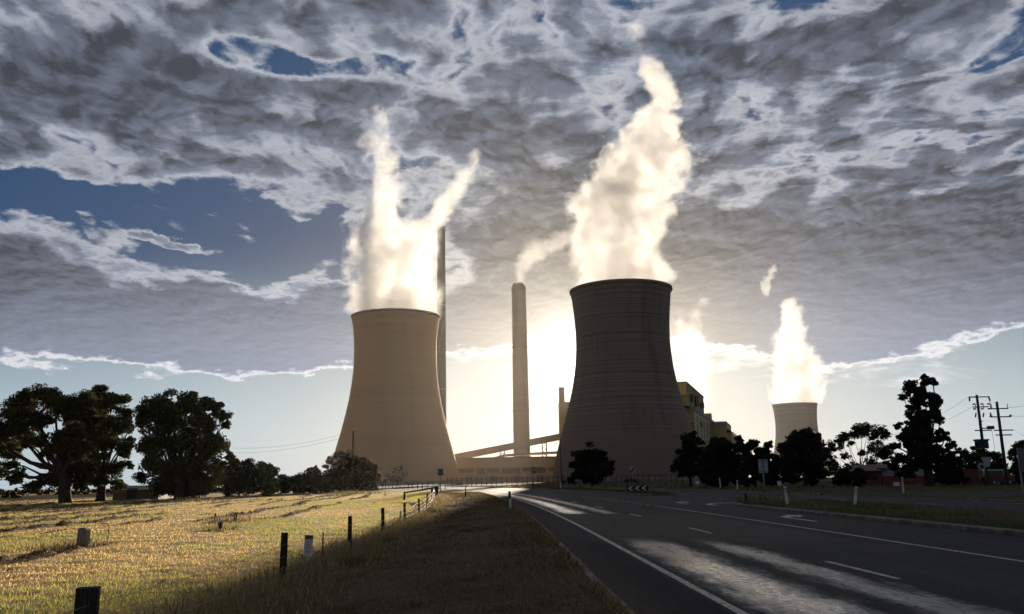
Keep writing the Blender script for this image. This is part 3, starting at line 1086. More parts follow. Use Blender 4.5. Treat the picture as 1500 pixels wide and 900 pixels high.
MB().prism([e5, e5 - bn * 7.0 + Vector((0, 0, 5)), e5 - bn * 7.0 + Vector((0, 0, 5.8)), e5 + Vector((0, 0, 0.8))], bd * 112).build('roof', M['roofgrey'], bh, bh.location)
for k, (a, h) in enumerate(((24, 5), (52, 7), (92, 4))):
    pv_ = q1 + bd * a + bn * 1.2 - Vector((0, 0, 8))
    MB().box(pv_, (2.0, 5.0, h)).build('vent', M['yellow_dark'], bh, bh.location)
for k, (a, l_, h_) in enumerate(((30, 12, 3.0), (75, 16, 4.0), (128, 20, 5.0), (160, 9, 8.0))):
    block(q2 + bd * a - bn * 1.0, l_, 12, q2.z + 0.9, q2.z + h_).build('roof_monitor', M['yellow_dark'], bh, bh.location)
for k in range(6):
    pp_ = q3 + bn * 0.7 + bd * (14 + 24 * k)
    MB().tube([(pp_.x, pp_.y, 0), (pp_.x, pp_.y, q3.z - 3)], 0.28, 8).build('downpipe', M['roofgrey'], bh, bh.location)
for k in range(2):
    pw = q3 + bn * 0.05 + bd * (42 + 9 * k) + Vector((0, 0, -7))
    MB().box(pw, (0.8, 4.5, 3.5), Matrix.Rotation(-R(17.6), 3, 'Z')).build('window', M['glass'], bh, bh.location)
tag(bh, 'stepped yellow boiler house behind the dark cooling tower', 'power station')


# ------------------------------------------------------------------ trees
def leaf_cloud(centres, n_per, size, seed, flat=0.8):
    """many small leaf faces gathered in lumps; centres: (x, y, z, radius)"""
    g = np.random.default_rng(seed)
    P = []
    for (cx, cy, cz, r), n in zip(centres, n_per):
        k = max(5, int(9 + r * 2.2))
        d = g.normal(size=(k, 3))
        d /= np.linalg.norm(d, axis=1)[:, None]
        sub = d * (r * g.uniform(0.25, 0.85, (k, 1)))
        sub[:, 2] *= flat
        sr = r * g.uniform(0.24, 0.52, k)
        idx = g.integers(0, k, n)
        e = g.normal(size=(n, 3))
        e /= np.linalg.norm(e, axis=1)[:, None]
        rr = sr[idx] * g.uniform(0.15, 1.0, n) ** 0.6
        pt = sub[idx] + e * rr[:, None] * np.array([1.1, 1.1, 0.75])
        P.append(pt + np.array([cx, cy, cz]))
    P = np.concatenate(P)
    n = len(P)
    a = g.normal(size=(n, 3))
    a /= np.linalg.norm(a, axis=1)[:, None]
    b = np.cross(a, g.normal(size=(n, 3)))
    b /= np.linalg.norm(b, axis=1)[:, None]
    s = size * g.uniform(0.55, 1.35, (n, 1))
    v = np.stack([P - a * s, P + b * s * 0.5, P + a * s, P - b * s * 0.5], 1).reshape(-1, 3)
    f = np.arange(n * 4).reshape(-1, 4)
    return v, f


def tree(name, label, base_px, clumps, leaf, kind='leafgum', dens=2.3, trunk_r=None, limbs=True, y=None, group=None, lean=0.0, flat=0.8, spread=0.9, bare=False, cat='tree', grow=1.0):
    if group == RT and cat == 'tree':
        grow = 1.3 if name == 'pine_tree' else (1.75 if name == 'gum_tree' else 1.3)
    if group == LT and name == 'gum_tree':
        grow = 1.14
    if y is None:
        b = foot(*base_px)
    else:
        b = at(base_px[0], base_px[1], y)
        b.z = GZ(b.x, b.y)
    seed = int(base_px[0] * 7 + base_px[1])
    g = random.Random(seed)
    px_m = b.y / F
    C, N = [], []
    ztop = 0
    for (px, py, r) in clumps:
        if name == 'pine_tree':
            px, py, r = px + g.uniform(-5, 5), py + g.uniform(-4, 4), r * g.uniform(0.75, 1.3)
        r *= grow
        rm = r * px_m
        p_ = at(px, py, b.y + g.uniform(-1, 1) * min(5.0, rm * 1.3 + 1.0) * spread)
        C.append((p_.x - b.x, p_.y - b.y, p_.z - b.z, rm * 1.04))
        N.append(int(r * r * dens * 2.0) + 60)
        ztop = max(ztop, p_.z - b.z)
    root = empty(name, b)
    v, f = leaf_cloud(C, N, leaf * 1.05, seed, flat)
    v[:, 2] = np.maximum(v[:, 2], 0.05)
    cr_ = raw_mesh('crown', v, f, [M[kind]])
    cr_.parent = root
    tr = trunk_r or 0.03 * ztop
    mb = MB()
    fork = Vector((lean, 0, ztop * 0.30))
    mb.tube([(0, 0, -0.3), (0, 0, 0.25), (lean * 0.5, 0, ztop * 0.14), fork], [tr * 1.6, tr * 1.15, tr, tr * 0.85], 8)
    if limbs:
        for (cx, cy, cz, r) in C:
            if r < 0.35 or cz < ztop * 0.22:
                continue
            s = fork * g.uniform(0.7, 1.0)
            e = Vector((cx, cy, cz))
            k1 = s.lerp(e, 0.4) + Vector((g.uniform(-.4, .4), g.uniform(-.4, .4), -0.05 * ztop))
            k2 = s.lerp(e, 0.75) + Vector((g.uniform(-.4, .4), g.uniform(-.4, .4), 0))
            q = tr * min(0.55, 0.22 + r / (ztop + .1))
            mb.tube([s, k1, k2, e], [q, q * 0.75, q * 0.5, q * 0.2], 6)
            for _ in range(3):
                t_ = e + Vector((g.uniform(-1, 1), g.uniform(-1, 1), g.uniform(-.3, .9))) * r * 0.85
                mb.tube([k2.lerp(e, g.uniform(0, .8)), e.lerp(t_, 0.5) + Vector((0, 0, 0.1)), t_], [q * 0.3, q * 0.2, q * 0.06], 4, False)
    mb.build('trunk', M['bark'], root)
    tag(root, label, cat, group)
    return root


RT = 'trees along the far side of the road'
LT = 'trees at the edge of the hay field'
tree('gum_tree', 'broad dark gum tree with a leaning bare limb, cut by the frame edge', (95, 737),
     [(35, 590, 26), (72, 580, 22), (10, 622, 26), (52, 618, 26), (98, 606, 26), (4, 660, 26), (-25, 640, 36), (84, 648, 26), (100, 672, 28), (40, 648, 13), (28, 698, 13), (52, 710, 14), (108, 642, 28), (82, 700, 22), (118, 695, 24), (14, 603, 12), (-18, 690, 22), (66, 665, 9), (18, 680, 9), (40, 576, 10)], 0.20, group=LT, trunk_r=0.75, lean=-0.5)
tree('gum_tree', 'tall dense gum tree on a forked trunk beside the low shed', (147, 735),
     [(150, 577, 20), (128, 590, 24), (168, 588, 20), (184, 605, 13), (140, 615, 28), (172, 622, 20), (188, 628, 9), (140, 648, 28), (165, 655, 22), (183, 662, 11), (130, 675, 22), (160, 685, 20), (190, 680, 7), (143, 703, 14), (172, 708, 12), (120, 712, 10), (117, 605, 12), (190, 645, 7)], 0.20, group=LT, trunk_r=0.6)
tree('gum_tree', 'wide round gum tree with foliage down to the ground, third of the big field gums', (262, 733),
     [(238, 592, 24), (272, 586, 20), (303, 594, 21), (222, 606, 22), (255, 612, 28), (296, 620, 24), (322, 606, 13), (330, 622, 9), (212, 618, 13), (235, 642, 26), (268, 645, 30), (305, 648, 22), (326, 655, 10), (212, 655, 12), (228, 678, 24), (260, 684, 30), (295, 686, 28), (322, 682, 14), (336, 668, 8), (240, 710, 22), (275, 712, 24), (302, 712, 20), (210, 700, 12), (346, 676, 7), (318, 705, 12)], 0.20, group=LT, trunk_r=0.7)
tree('leafy_tree', 'dark bushy tree tucked against the round gum', (350, 728), [(345, 688, 15), (330, 700, 16), (352, 706, 18), (362, 684, 12), (340, 716, 12), (366, 700, 12)], 0.22, 'leafdark', 2.6, group=LT, grow=1.3)
tree('leafy_tree', 'bright green tree where the sun shines through, before the hedge', (385, 727), [(386, 684, 11), (394, 690, 12), (376, 695, 13), (398, 704, 11), (382, 708, 15), (400, 716, 8), (372, 714, 9), (390, 717, 11)], 0.22, 'leafgreen', 2.6, group=LT, grow=1.3)
tree('hedge', 'long clipped dark hedge closing the hay field', (445, 723), [(412, 707, 11), (425, 704, 12), (438, 706, 12), (450, 705, 12), (462, 704, 12), (474, 703, 12), (486, 702, 13), (418, 715, 9), (434, 715, 9), (450, 715, 9), (466, 714, 9), (480, 713, 10)], 0.26, 'leafdark', 3.6, limbs=False, trunk_r=0.15, flat=1.0, cat='hedge', grow=1.3)
tree('bush', 'big rounded bush in front of the tan cooling tower', (525, 720), [(524, 688, 16), (508, 694, 16), (540, 694, 14), (520, 704, 16), (500, 706, 14), (540, 707, 12), (530, 680, 9), (547, 701, 7), (510, 680, 7)], 0.28, 'leafgum', 7.0, trunk_r=0.3, flat=0.95, cat='bush', grow=1.36)
tree('gum_tree', 'small round gum crown peeping over the hedge', (458, 716), [(453, 688, 6), (461, 687, 7), (465, 692, 5)], 0.3, 'leafgum', 4.0, y=260, trunk_r=0.3)
tree('gum_tree', 'hazy umbrella-shaped gum at the foot of the tan tower', (500, 715), [(498, 668, 11), (484, 675, 8), (508, 668, 10), (518, 672, 8), (478, 684, 6), (494, 680, 8), (506, 682, 9), (490, 690, 7)], 0.42, 'leafgrey', 2.8, y=330, trunk_r=0.6)
tree('dry_tree', 'thin hazy leafless-looking tree against the tan tower', (582, 713), [(580, 690, 8), (588, 686, 6), (570, 696, 7), (592, 695, 6), (576, 702, 8), (588, 703, 7), (564, 704, 5)], 0.40, 'leafgrey', 0.9, y=430, trunk_r=0.35)
tree('bush', 'low distant bush at the far corner of the field', (18, 731), [(8, 728, 5), (18, 726, 5), (26, 729, 4)], 0.3, 'leafdark', 3.0, limbs=False, y=190, cat='bush')

tree('oak_tree', 'round dark tree standing alone before the dark cooling tower', (868, 713), [(866, 661, 11), (852, 668, 10), (880, 668, 11), (864, 678, 14), (846, 678, 8), (888, 680, 10), (838, 682, 5), (870, 692, 13), (852, 692, 10), (886, 692, 8), (896, 686, 5), (842, 698, 6), (860, 702, 9), (875, 702, 7), (836, 704, 5)], 0.26, 'leafdark', 2.6, group=RT)
tree('oak_tree', 'narrow dark tree where the dark tower meets the boiler house', (1012, 713), [(1013, 640, 9), (1006, 648, 9), (1020, 648, 9), (1012, 658, 12), (1002, 664, 9), (1024, 664, 9), (1012, 674, 14), (996, 682, 9), (1026, 682, 10), (986, 685, 6), (1010, 690, 12), (1000, 694, 6), (1024, 694, 8)], 0.24, 'leafdark', 2.4, group=RT)
tree('leafy_tree', 'spreading dark tree below the yellow boiler house', (1060, 714), [(1054, 648, 10), (1062, 652, 9), (1046, 656, 9), (1056, 664, 14), (1040, 672, 11), (1070, 670, 13), (1050, 682, 16), (1075, 686, 14), (1036, 690, 10), (1060, 698, 14), (1044, 702, 10), (1078, 702, 10), (1082, 645, 6), (1078, 656, 7), (1034, 704, 8), (1052, 709, 8)], 0.24, 'leafdark', 2.6, group=RT)
tree('leafy_tree', 'ragged tree with loose tufts behind the white sign', (1106, 714), [(1086, 652, 5), (1094, 660, 8), (1104, 650, 7), (1112, 662, 10), (1126, 652, 6), (1124, 666, 9), (1098, 674, 12), (1116, 680, 14), (1134, 672, 9), (1096, 690, 12), (1130, 692, 12), (1112, 700, 12), (1092, 704, 8), (1135, 704, 8)], 0.24, 'leafdark', 2.5, group=RT)
tree('oak_tree', 'large round dark tree in front of the small distant tower', (1180, 713), [(1177, 637, 11), (1164, 643, 10), (1190, 642, 10), (1172, 654, 14), (1150, 655, 9), (1198, 654, 10), (1184, 664, 16), (1158, 668, 13), (1202, 668, 10), (1144, 678, 9), (1172, 680, 16), (1196, 682, 14), (1152, 690, 12), (1184, 696, 14), (1162, 700, 11), (1204, 694, 9)], 0.22, 'leafdark', 2.6, group=RT)
tree('gum_tree', 'open airy gum with sky between its tufts', (1262, 706), [(1262, 627, 9), (1270, 632, 8), (1252, 634, 7), (1236, 641, 7), (1230, 648, 6), (1288, 633, 8), (1297, 638, 6), (1280, 640, 5), (1222, 655, 7), (1214, 662, 7), (1246, 650, 4), (1284, 660, 10), (1296, 664, 10), (1240, 668, 5), (1218, 678, 8), (1226, 690, 8), (1262, 664, 5), (1276, 680, 8), (1250, 684, 6), (1300, 680, 10)], 0.20, 'leafgum', 2.0, y=165, trunk_r=0.2, group=RT)
tree('pine_tree', 'tallest dark tiered tree beside the low house', (1362, 712), [(1352, 558, 8), (1342, 565, 8), (1362, 563, 7), (1334, 574, 7), (1352, 576, 11), (1368, 578, 7), (1326, 580, 5), (1344, 590, 10), (1364, 590, 10), (1376, 586, 5), (1330, 594, 7), (1352, 602, 8), (1372, 606, 8), (1326, 610, 6), (1338, 612, 9), (1360, 616, 12), (1380, 612, 6), (1320, 622, 6), (1336, 626, 9), (1352, 630, 11), (1376, 630, 7), (1322, 638, 7), (1340, 642, 12), (1362, 646, 11), (1384, 640, 6), (1388, 654, 7), (1374, 658, 10), (1316, 652, 6), (1328, 656, 10), (1348, 662, 12), (1316, 670, 9), (1338, 676, 12), (1366, 674, 11), (1388, 670, 9), (1312, 684, 8), (1332, 690, 8), (1376, 688, 9), (1398, 666, 7), (1406, 676, 6)], 0.20, 'leafdark', 2.5, trunk_r=0.55, group=RT, flat=0.85)
tree('bush', 'dense round bush on the far verge before the brown-roofed house', (1244, 713), [(1244, 694, 10), (1232, 697, 10), (1256, 697, 10), (1226, 704, 8), (1244, 704, 11), (1262, 704, 8), (1266, 698, 5)], 0.16, 'leafdark', 3.6, limbs=False, trunk_r=0.12, group=RT, flat=0.95, cat='bush', grow=1.2)
tree('bush', 'dense dark bush under the tallest tree beside the red brick wall', (1392, 711), [(1393, 690, 11), (1382, 695, 10), (1404, 695, 9), (1376, 702, 8), (1394, 703, 11), (1410, 702, 7), (1388, 683, 6)], 0.16, 'leafdark', 3.6, limbs=False, trunk_r=0.12, group=RT, flat=0.95, cat='bush', grow=1.2)
tree('leafy_tree', 'round dark tree behind the two power poles', (1440, 707), [(1440, 668, 13), (1424, 672, 10), (1456, 672, 11), (1412, 664, 7), (1465, 680, 9), (1430, 682, 14), (1450, 684, 14), (1415, 684, 9), (1405, 660, 5), (1426, 656, 4), (1468, 690, 7), (1420, 692, 10), (1444, 696, 12)], 0.26, 'leafdark', 2.8, y=190, group=RT)
tree('leafy_tree', 'dark tree beside the big sign board, cut by the frame edge', (1494, 713), [(1494, 655, 9), (1486, 664, 8), (1504, 668, 14), (1488, 678, 10), (1500, 690, 14), (1484, 692, 8), (1490, 702, 11), (1506, 705, 12), (1481, 704, 5)], 0.16, 'leafdark', 3.0, y=112, group=RT)
tree('bush', 'small low bush at the foot of the dark cooling tower', (923, 712), [(918, 705, 4), (926, 704, 5), (934, 707, 3)], 0.3, 'leafdark', 3.0, limbs=False, y=260, cat='bush')
tree('bush', 'wispy grey shrubs beside the round tree before the dark tower', (832, 713), [(826, 706, 4), (834, 703, 4), (842, 707, 4)], 0.3, 'leafgrey', 1.6, limbs=False, y=240, cat='bush')

# far dark hedgerow closing the flat land behind the gums
hv, hf = [], []
C, N = [], []
gg = random.Random(3)
for i in range(70):
    px = -60 + i * 6.3
    p_ = at(px, 731, 250 + gg.uniform(-8, 8))
    r = gg.uniform(0.7, 1.7) * (1.5 if gg.random() < 0.12 else 1)
    C.append((p_.x, p_.y, -0.2 + r * 0.6, r))
    N.append(110)
v, f = leaf_cloud(C, N, 0.34, 99, 0.8)
v[:, 2] = np.maximum(v[:, 2], -0.34)
setting(raw_mesh('hedgerow', v, f, [M['leafdark']]), 'low far-off hedgerow along the horizon behind the field gums', 'hedgerow', 'stuff')


# ------------------------------------------------------------------ steam
def steam(label, y, columns, dens, size, amp=1.5, aniso=0.45, step=0.3, depth=1.0, dcurve=None, seed=0.0, soft=0.24, name='steam_plume', base=0.0):
    """columns: lists of (photo x, photo y, half width px) from the mouth upwards; one plume that may fork"""
    cols_ = []
    for c in columns:
        q = []
        for (px, py, hw) in c:
            a, b, m = at(px - hw, py, y), at(px + hw, py, y), at(px, py, y)
            q.append((m.z, m.x, (b.x - a.x) / 2))
        q.sort()
        cols_.append(q)
    z0 = min(q[0][0] for q in cols_) - base
    z1 = max(q[-1][0] for q in cols_)
    x0 = cols_[0][0][1]
    H = z1 - z0
    m, n = mat(name)
    tcn = n.new('ShaderNodeTexCoord')
    x, yy, z = n.sep(tcn.outputs['Object'])
    wv = n.new('ShaderNodeTexNoise')
    wv.inputs['Scale'].default_value = 0.6 / size
    wv.inputs['Detail'].default_value = 2.0
    n.put(wv.inputs['Vector'], n.vadd(tcn.outputs['Object'], (seed * 31, seed * 17, 0.0)))
    wx, wy, wz = n.sep(wv.outputs['Color'])
    wsz = size * 0.9
    xx = n.add(x, n.mul(n.sub(wx, 0.5), wsz))
    yw = n.add(yy, n.mul(n.sub(wy, 0.5), wsz))
    zn = n.m('DIVIDE', z, H, clamp=True)
    body = None
    for q in cols_:
        t = [((p_[0] - z0) / H) for p_ in q]
        lo, hi = min(p_[1] for p_ in q) - x0 - 5, max(p_[1] for p_ in q) - x0 + 5
        rm = max(p_[2] for p_ in q)
        pc = [(a, (p_[1] - x0 - lo) / (hi - lo)) for a, p_ in zip(t, q)]
        pr_ = [(a, p_[2] / rm) for a, p_ in zip(t, q)]
        cx = n.add(n.mul(n.curve(zn, pc), hi - lo), lo)
        rr = n.m('MAXIMUM', n.mul(n.curve(zn, pr_), rm), 0.3)
        dx = n.sub(xx, cx)
        dy = n.mul(yw, 1 / depth)
        u = n.m('DIVIDE', n.m('SQRT', n.add(n.mul(dx, dx), n.mul(dy, dy))), rr)
        s_ = n.sub(1.0, u)
        inz = n.mul(n.step(zn, t[0] - 0.02, t[0] + 0.005), n.step(zn, t[-1] - 0.06, t[-1] + 0.01, 1.0, 0.0))
        s_ = n.sub(s_, n.mul(n.sub(1.0, inz), 1.5))
        body = s_ if body is None else n.m('MAXIMUM', body, s_)
    ns = n.noise(n.vadd(tcn.outputs['Object'], (seed * 13, seed * 7, seed)), 1.0 / size, 8.0, 0.62, 0.35)
    am = n.lin(zn, 0.0, 1.0, 0.85 * amp, 1.75 * amp)
    f = n.add(body, n.mul(n.sub(ns, 0.5), am), n.lin(n.mul(zn, zn), 0.0, 1.0, 0.10, -0.36))
    d = n.mul(n.step(f, 0.0, soft), dens)
    d = n.mul(d, n.step(ns, 0.32, 0.64, 0.3, 1.4))
    if dcurve:
        d = n.mul(d, n.curve(zn, dcurve))
    v = n.new('ShaderNodeVolumeScatter')
    v.inputs['Color'].default_value = (0.965, 0.98, 0.995, 1)
    n.put(v.inputs['Density'], d)
    v.inputs['Anisotropy'].default_value = aniso
    o = n.new('ShaderNodeOutputMaterial')
    n.t.links.new(v.outputs[0], o.inputs['Volume'])
    m.cycles.volume_step_rate = step
    # the body of the plume: rings that hug all columns
    mb = MB()
    rings, seg = 40, 28
    for i in range(rings + 1):
        zr = z0 + H * i / rings
        lo, hi, dp_ = 1e9, -1e9, 0
        for q in cols_:
            zs = [p_[0] for p_ in q]
            if zr < zs[0] - H * 0.02 or zr > zs[-1] + H * 0.02:
                continue
            c = float(np.interp(zr, zs, [p_[1] for p_ in q]))
            r = float(np.interp(zr, zs, [p_[2] for p_ in q]))
            r = r * 1.12 + wsz * 0.14
            lo, hi, dp_ = min(lo, c - r), max(hi, c + r), max(dp_, r * depth)
        if hi < lo:
            lo, hi, dp_ = x0 - 1, x0 + 1, 1
        for k in range(seg):
            a = 2 * math.pi * k / seg
            mb.v.append(Vector(((lo + hi) / 2 - x0 + (hi - lo) / 2 * math.cos(a), dp_ * math.sin(a), zr - z0)))
    for i in range(rings):
        for k in range(seg):
            k2 = (k + 1) % seg
            mb.face((i * seg + k, i * seg + k2, (i + 1) * seg + k2, (i + 1) * seg + k), True)
    mb.face(list(range(seg))[::-1])
    mb.face([rings * seg + k for k in range(seg)])
    ob = mb.build(name, m)
    ob.location = (x0, y, z0)
    return tag(ob, label, 'steam plume')


steam('bulky white steam plume leaning over the dark cooling tower', 507.0,
      [[(914, 424, 66), (912, 400, 68), (906, 370, 68), (904, 340, 68), (906, 310, 76), (918, 280, 77), (936, 250, 73), (950, 222, 65), (954, 195, 52), (962, 165, 36), (970, 138, 34), (962, 115, 27), (946, 95, 24), (938, 68, 24), (928, 36, 20), (922, 14, 12)]],
      0.095, 17.0, 1.8, 0.27, 0.2, seed=1.0, depth=0.85, dcurve=[(0, 0.7), (0.3, 1.0), (0.6, 0.9), (0.75, 0.5), (1.0, 0.3)], soft=0.55)
steam('forked white steam plume rising from the tan cooling tower', 577.5,
      [[(577, 464, 68), (575, 430, 66), (573, 395, 64), (570, 360, 58), (566, 325, 46), (561, 295, 36), (560, 260, 34), (555, 230, 31), (548, 210, 27), (556, 185, 22), (562, 160, 24), (556, 140, 14)],
       [(604, 464, 36), (602, 420, 37), (602, 380, 37), (612, 345, 30), (634, 318, 24), (652, 300, 21), (674, 275, 18), (688, 248, 17), (697, 224, 16), (703, 206, 10)]],
      0.08, 17.0, 1.8, 0.26, 0.2, seed=2.0, depth=0.85, dcurve=[(0, 1.0), (0.3, 1.1), (0.55, 0.7), (0.75, 0.45), (1.0, 0.3)], soft=0.7)
steam('white steam plume above the small distant tower', 1380.0,
      [[(1168, 594, 33), (1168, 570, 37), (1166, 545, 38), (1161, 515, 32), (1158, 490, 26), (1160, 465, 22), (1160, 448, 21), (1154, 428, 14)]],
      0.05, 24.0, 1.7, 0.25, 0.2, seed=3.0, depth=0.9, dcurve=[(0, 0.7), (0.5, 1.0), (1.0, 0.5)], soft=0.6)
steam('bright steam drifting up behind the yellow boiler house', 960.0,
      [[(1022, 612, 16), (1016, 580, 26), (1010, 550, 34), (1006, 520, 38), (1006, 490, 38), (1012, 465, 30), (1026, 448, 22), (1036, 430, 13)]],
      0.04, 26.0, 1.8, 0.35, 0.2, seed=4.0, depth=0.8, dcurve=[(0, 0.3), (0.4, 1.0), (0.7, 0.8), (1.0, 0.3)], soft=0.8)
steam('thin pale smoke drifting from the hazy chimney toward the big plume', 722.0,
      [[(760, 420, 9), (761, 406, 11), (765, 394, 15), (774, 382, 22), (790, 370, 30), (812, 356, 38), (840, 340, 40), (862, 326, 30)]],
      0.05, 14.0, 1.4, 0.2, 0.2, seed=5.0, depth=0.8, dcurve=[(0, 1.3), (0.3, 0.9), (1.0, 0.45)], soft=0.8, name='smoke_plume')
steam('tiny loose curl of steam high beside the distant plume', 1380.0,
      [[(1125, 434, 5), (1121, 420, 8), (1126, 408, 9), (1131, 396, 8), (1128, 384, 5)]],
      0.03, 11.0, 2.2, 0.2, 0.3, seed=6.0, depth=1.0, soft=0.6)

# ------------------------------------------------------------------ haze
HAZE = 1.5e-5
mb = MB().box((0, 830, 147), (3440, 1780, 300))
m_, n_ = mat('haze')
pv_ = n_.new('ShaderNodeVolumePrincipled')
pv_.inputs['Color'].default_value = (0.98, 0.96, 0.93, 1)
pv_.inputs['Density'].default_value = HAZE
pv_.inputs['Anisotropy'].default_value = 0.75
o_ = n_.new('ShaderNodeOutputMaterial')
n_.t.links.new(pv_.outputs[0], o_.inputs['Volume'])
hz = mb.build('haze', m_)
setting(hz, 'thin warm morning haze over the whole site', 'haze', 'stuff')


# ------------------------------------------------------------------ fences
def post(mb, x, y, z, h, r, lean=(0, 0), n=7, sink=0.3, g=rnd):
    top = Vector((x + lean[0], y + lean[1], z + h))
    mb.tube([(x, y, z - sink), Vector((x, y, z)).lerp(top, 0.5) + Vector((g.uniform(-.01, .01), g.uniform(-.01, .01), 0)), top - Vector((0, 0, 0.02)), top], [r * 1.05, r, r * 0.95, r * 0.8], n)
    return mb


ff = empty('wire_fence', (float(fence_x(9.1)), 9.1, -0.35))
o_ = ff.location
tops = []
for i, (y, r) in enumerate(((9.1, 0.098), (17.4, 0.072), (25.5, 0.062), (33.0, 0.068), (41.0, 0.062), (49.0, 0.062), (57.0, 0.06), (65.0, 0.062), (72.5, 0.06))):
    x = float(fence_x(y))
    z = float(fence_z(y))
    ln = (rnd.uniform(-.03, .05), rnd.uniform(-.03, .03))
    if i == 0:
        mb = MB().box((x, y, z + 0.35), (0.215, 0.16, 1.3), Matrix.Rotation(0.3, 3, 'Z'), 0.97)
        ln = (0, 0)
    else:
        mb = post(MB(), x, y, z, 1.06, r, ln, 8)
    mb.build('post', M['postwood'], ff, o_)
    tops.append((x, y, z, ln))
x, y, z = float(fence_x(1.0)), 1.0, -0.35
tops = [(x, y, z, (0, 0))] + tops
for h in (0.84, 0.62, 0.42, 0.24):
    pts = []
    for a, b in zip(tops[:-1], tops[1:]):
        for t in (0, 0.25, 0.5, 0.75):
            pts.append((a[0] + (b[0] - a[0]) * t + 0.06, a[1] + (b[1] - a[1]) * t, a[2] + (b[2] - a[2]) * t + h - 0.05 * 4 * t * (1 - t)))
    MB().tube(pts, 0.0035, 4, False).build('wire', M['galv'], ff, o_)
tag(ff, 'wire fence on round dark posts in the tall grass beside the hay field', 'fence')

rf = empty('rail_fence', (-6.6, 73.5, 0.2))
o_ = rf.location
l0 = gp(592.5, 736.5, -0.35)
r0 = Vector((float(fence_x(73.5)) + 0.15, 73.6, 0.2))
for t, h, rr in ((0.0, 1.05, 0.10), (0.86, 1.0, 0.09), (1.0, 1.05, 0.11)):
    q = l0.lerp(r0, t)
    post(MB(), q.x, q.y, q.z, h, rr, (0, 0), 8).build('post', M['postwood'], rf, o_)
MB().tube([l0 + Vector((0, 0, 0.96)), l0.lerp(r0, 0.5) + Vector((0, 0, 0.95)), r0 + Vector((0, 0, 0.98))], 0.075, 8).build('rail', M['postwood'], rf, o_)
tag(rf, 'dark timber rail fence sloping down into the field from the road', 'fence')

ef = empty('boundary_fence', (-30, 150, 0))
o_ = ef.location
# posts along the far headland, from the hedge to the road
a, b = gp(560, 716.5, -0.35), gp(652, 716.5, 0.0)
prev = None
for i in range(15):
    t = i / 14
    q = a.lerp(b, t)
    q.z = GZ(q.x, q.y)
    post(MB(), q.x, q.y, q.z, 1.25, 0.085, (rnd.uniform(-.06, .06), 0), 6).build('post', M['postwood'], ef, o_)
    if prev is not None:
        for h in (0.5, 1.05):
            MB().tube([prev + Vector((0, 0, h)), q + Vector((0, 0, h))], 0.012, 4, False).build('wire', M['galv'], ef, o_)
    prev = q
tag(ef, 'far line of thin fence posts along the headland before the tan tower', 'fence')

# chain-link fence of the plant
cf = empty('chain_link_fence', (10, 236, 0))
o_ = cf.location
a, b = at(655, 712, 240), at(1000, 712, 225)
a.z = b.z = 0
m_, n_ = mat('chain_link_mesh')
tcn = n_.new('ShaderNodeTexCoord')
x, y, z = n_.sep(tcn.outputs['Object'])
k1 = n_.m('FRACT', n_.mul(n_.add(x, z), 7.0))
k2 = n_.m('FRACT', n_.mul(n_.sub(x, z), 7.0))
wv = n_.m('MAXIMUM', n_.m('LESS_THAN', k1, 0.10), n_.m('LESS_THAN', k2, 0.10))
d_ = n_.new('ShaderNodeBsdfPrincipled')
d_.inputs['Base Color'].default_value = (0.12, 0.115, 0.11, 1)
d_.inputs['Roughness'].default_value = 0.6
t_ = n_.new('ShaderNodeBsdfTransparent')
mx = n_.new('ShaderNodeMixShader')
n_.put(mx.inputs[0], wv)
n_.t.links.new(t_.outputs[0], mx.inputs[1])
n_.t.links.new(d_.outputs[0], mx.inputs[2])
o2 = n_.new('ShaderNodeOutputMaterial')
n_.t.links.new(mx.outputs[0], o2.inputs[0])
M['mesh'] = m_
NP = 46
for i in range(NP):
    q = a.lerp(b, i / (NP - 1))
    MB().tube([(q.x, q.y, -0.2), (q.x, q.y, 2.3), (q.x + 0.02, q.y - 0.35, 2.65)], 0.075, 6).build('post', M['darksteel'], cf, o_)
for h in (0.1, 2.25):
    MB().tube([a + Vector((0, 0, h)), b + Vector((0, 0, h))], 0.035, 5).build('rail', M['darksteel'], cf, o_)
d = (b - a)
nn = Vector((-d.y, d.x, 0)).normalized() * 0.012
MB().prism([a + Vector((0, 0, 0.1)), a + nn + Vector((0, 0, 0.1)), a + nn + Vector((0, 0, 2.25)), a + Vector((0, 0, 2.25))], d).build('mesh_panel', M['mesh'], cf, o_)
tag(cf, 'chain-link fence with angled post tops along the front of the power station', 'fence')


# ------------------------------------------------------------------ posts and signs
def guide_post(base_px, top_px, label, black_top=False, y=None):
    b = foot(*base_px)
    if y:
        b = at(base_px[0], base_px[1], y)
        b.z = GZ(b.x, b.y)
    t = at(top_px[0], top_px[1], b.y)
    h = min(max(t.z - b.z, 0.8), 2.6)
    wd = 0.10 + 0.0006 * b.y
    dx = t.x - b.x
    root = empty('guide_post', b)
    sh = Matrix.Rotation(math.atan2(dx, h), 3, 'Y')
    mid = Vector((dx / 2, 0, h / 2))
    if black_top:
        hb_ = 0.42 * h
        MB().box((0, 0, (h - hb_) / 2 - 0.05), (wd, 0.045, h - hb_ + 0.1)).build('post', M['white'], root)
        MB().box((dx * 0.7, 0, h - hb_ / 2), (wd + 0.01, 0.055, hb_)).build('cap', M['black'], root)
    else:
        MB().box(mid, (wd, 0.045, h + 0.1), sh).build('post', M['white'], root)
        if b.y < 110:
            cp = Vector((dx * 0.84, -0.03, h * 0.84))
            rfm = MB().box(cp, (wd * 0.62, 0.02, h * 0.22), sh).build('reflector_frame', M['black'], root)
            MB().box(cp - Vector((0, 0.012, 0)), (wd * 0.34, 0.02, h * 0.12), sh).build('reflector', M['white'], rfm)
    tag(root, label, 'guide post', 'white roadside guide posts')
    return root


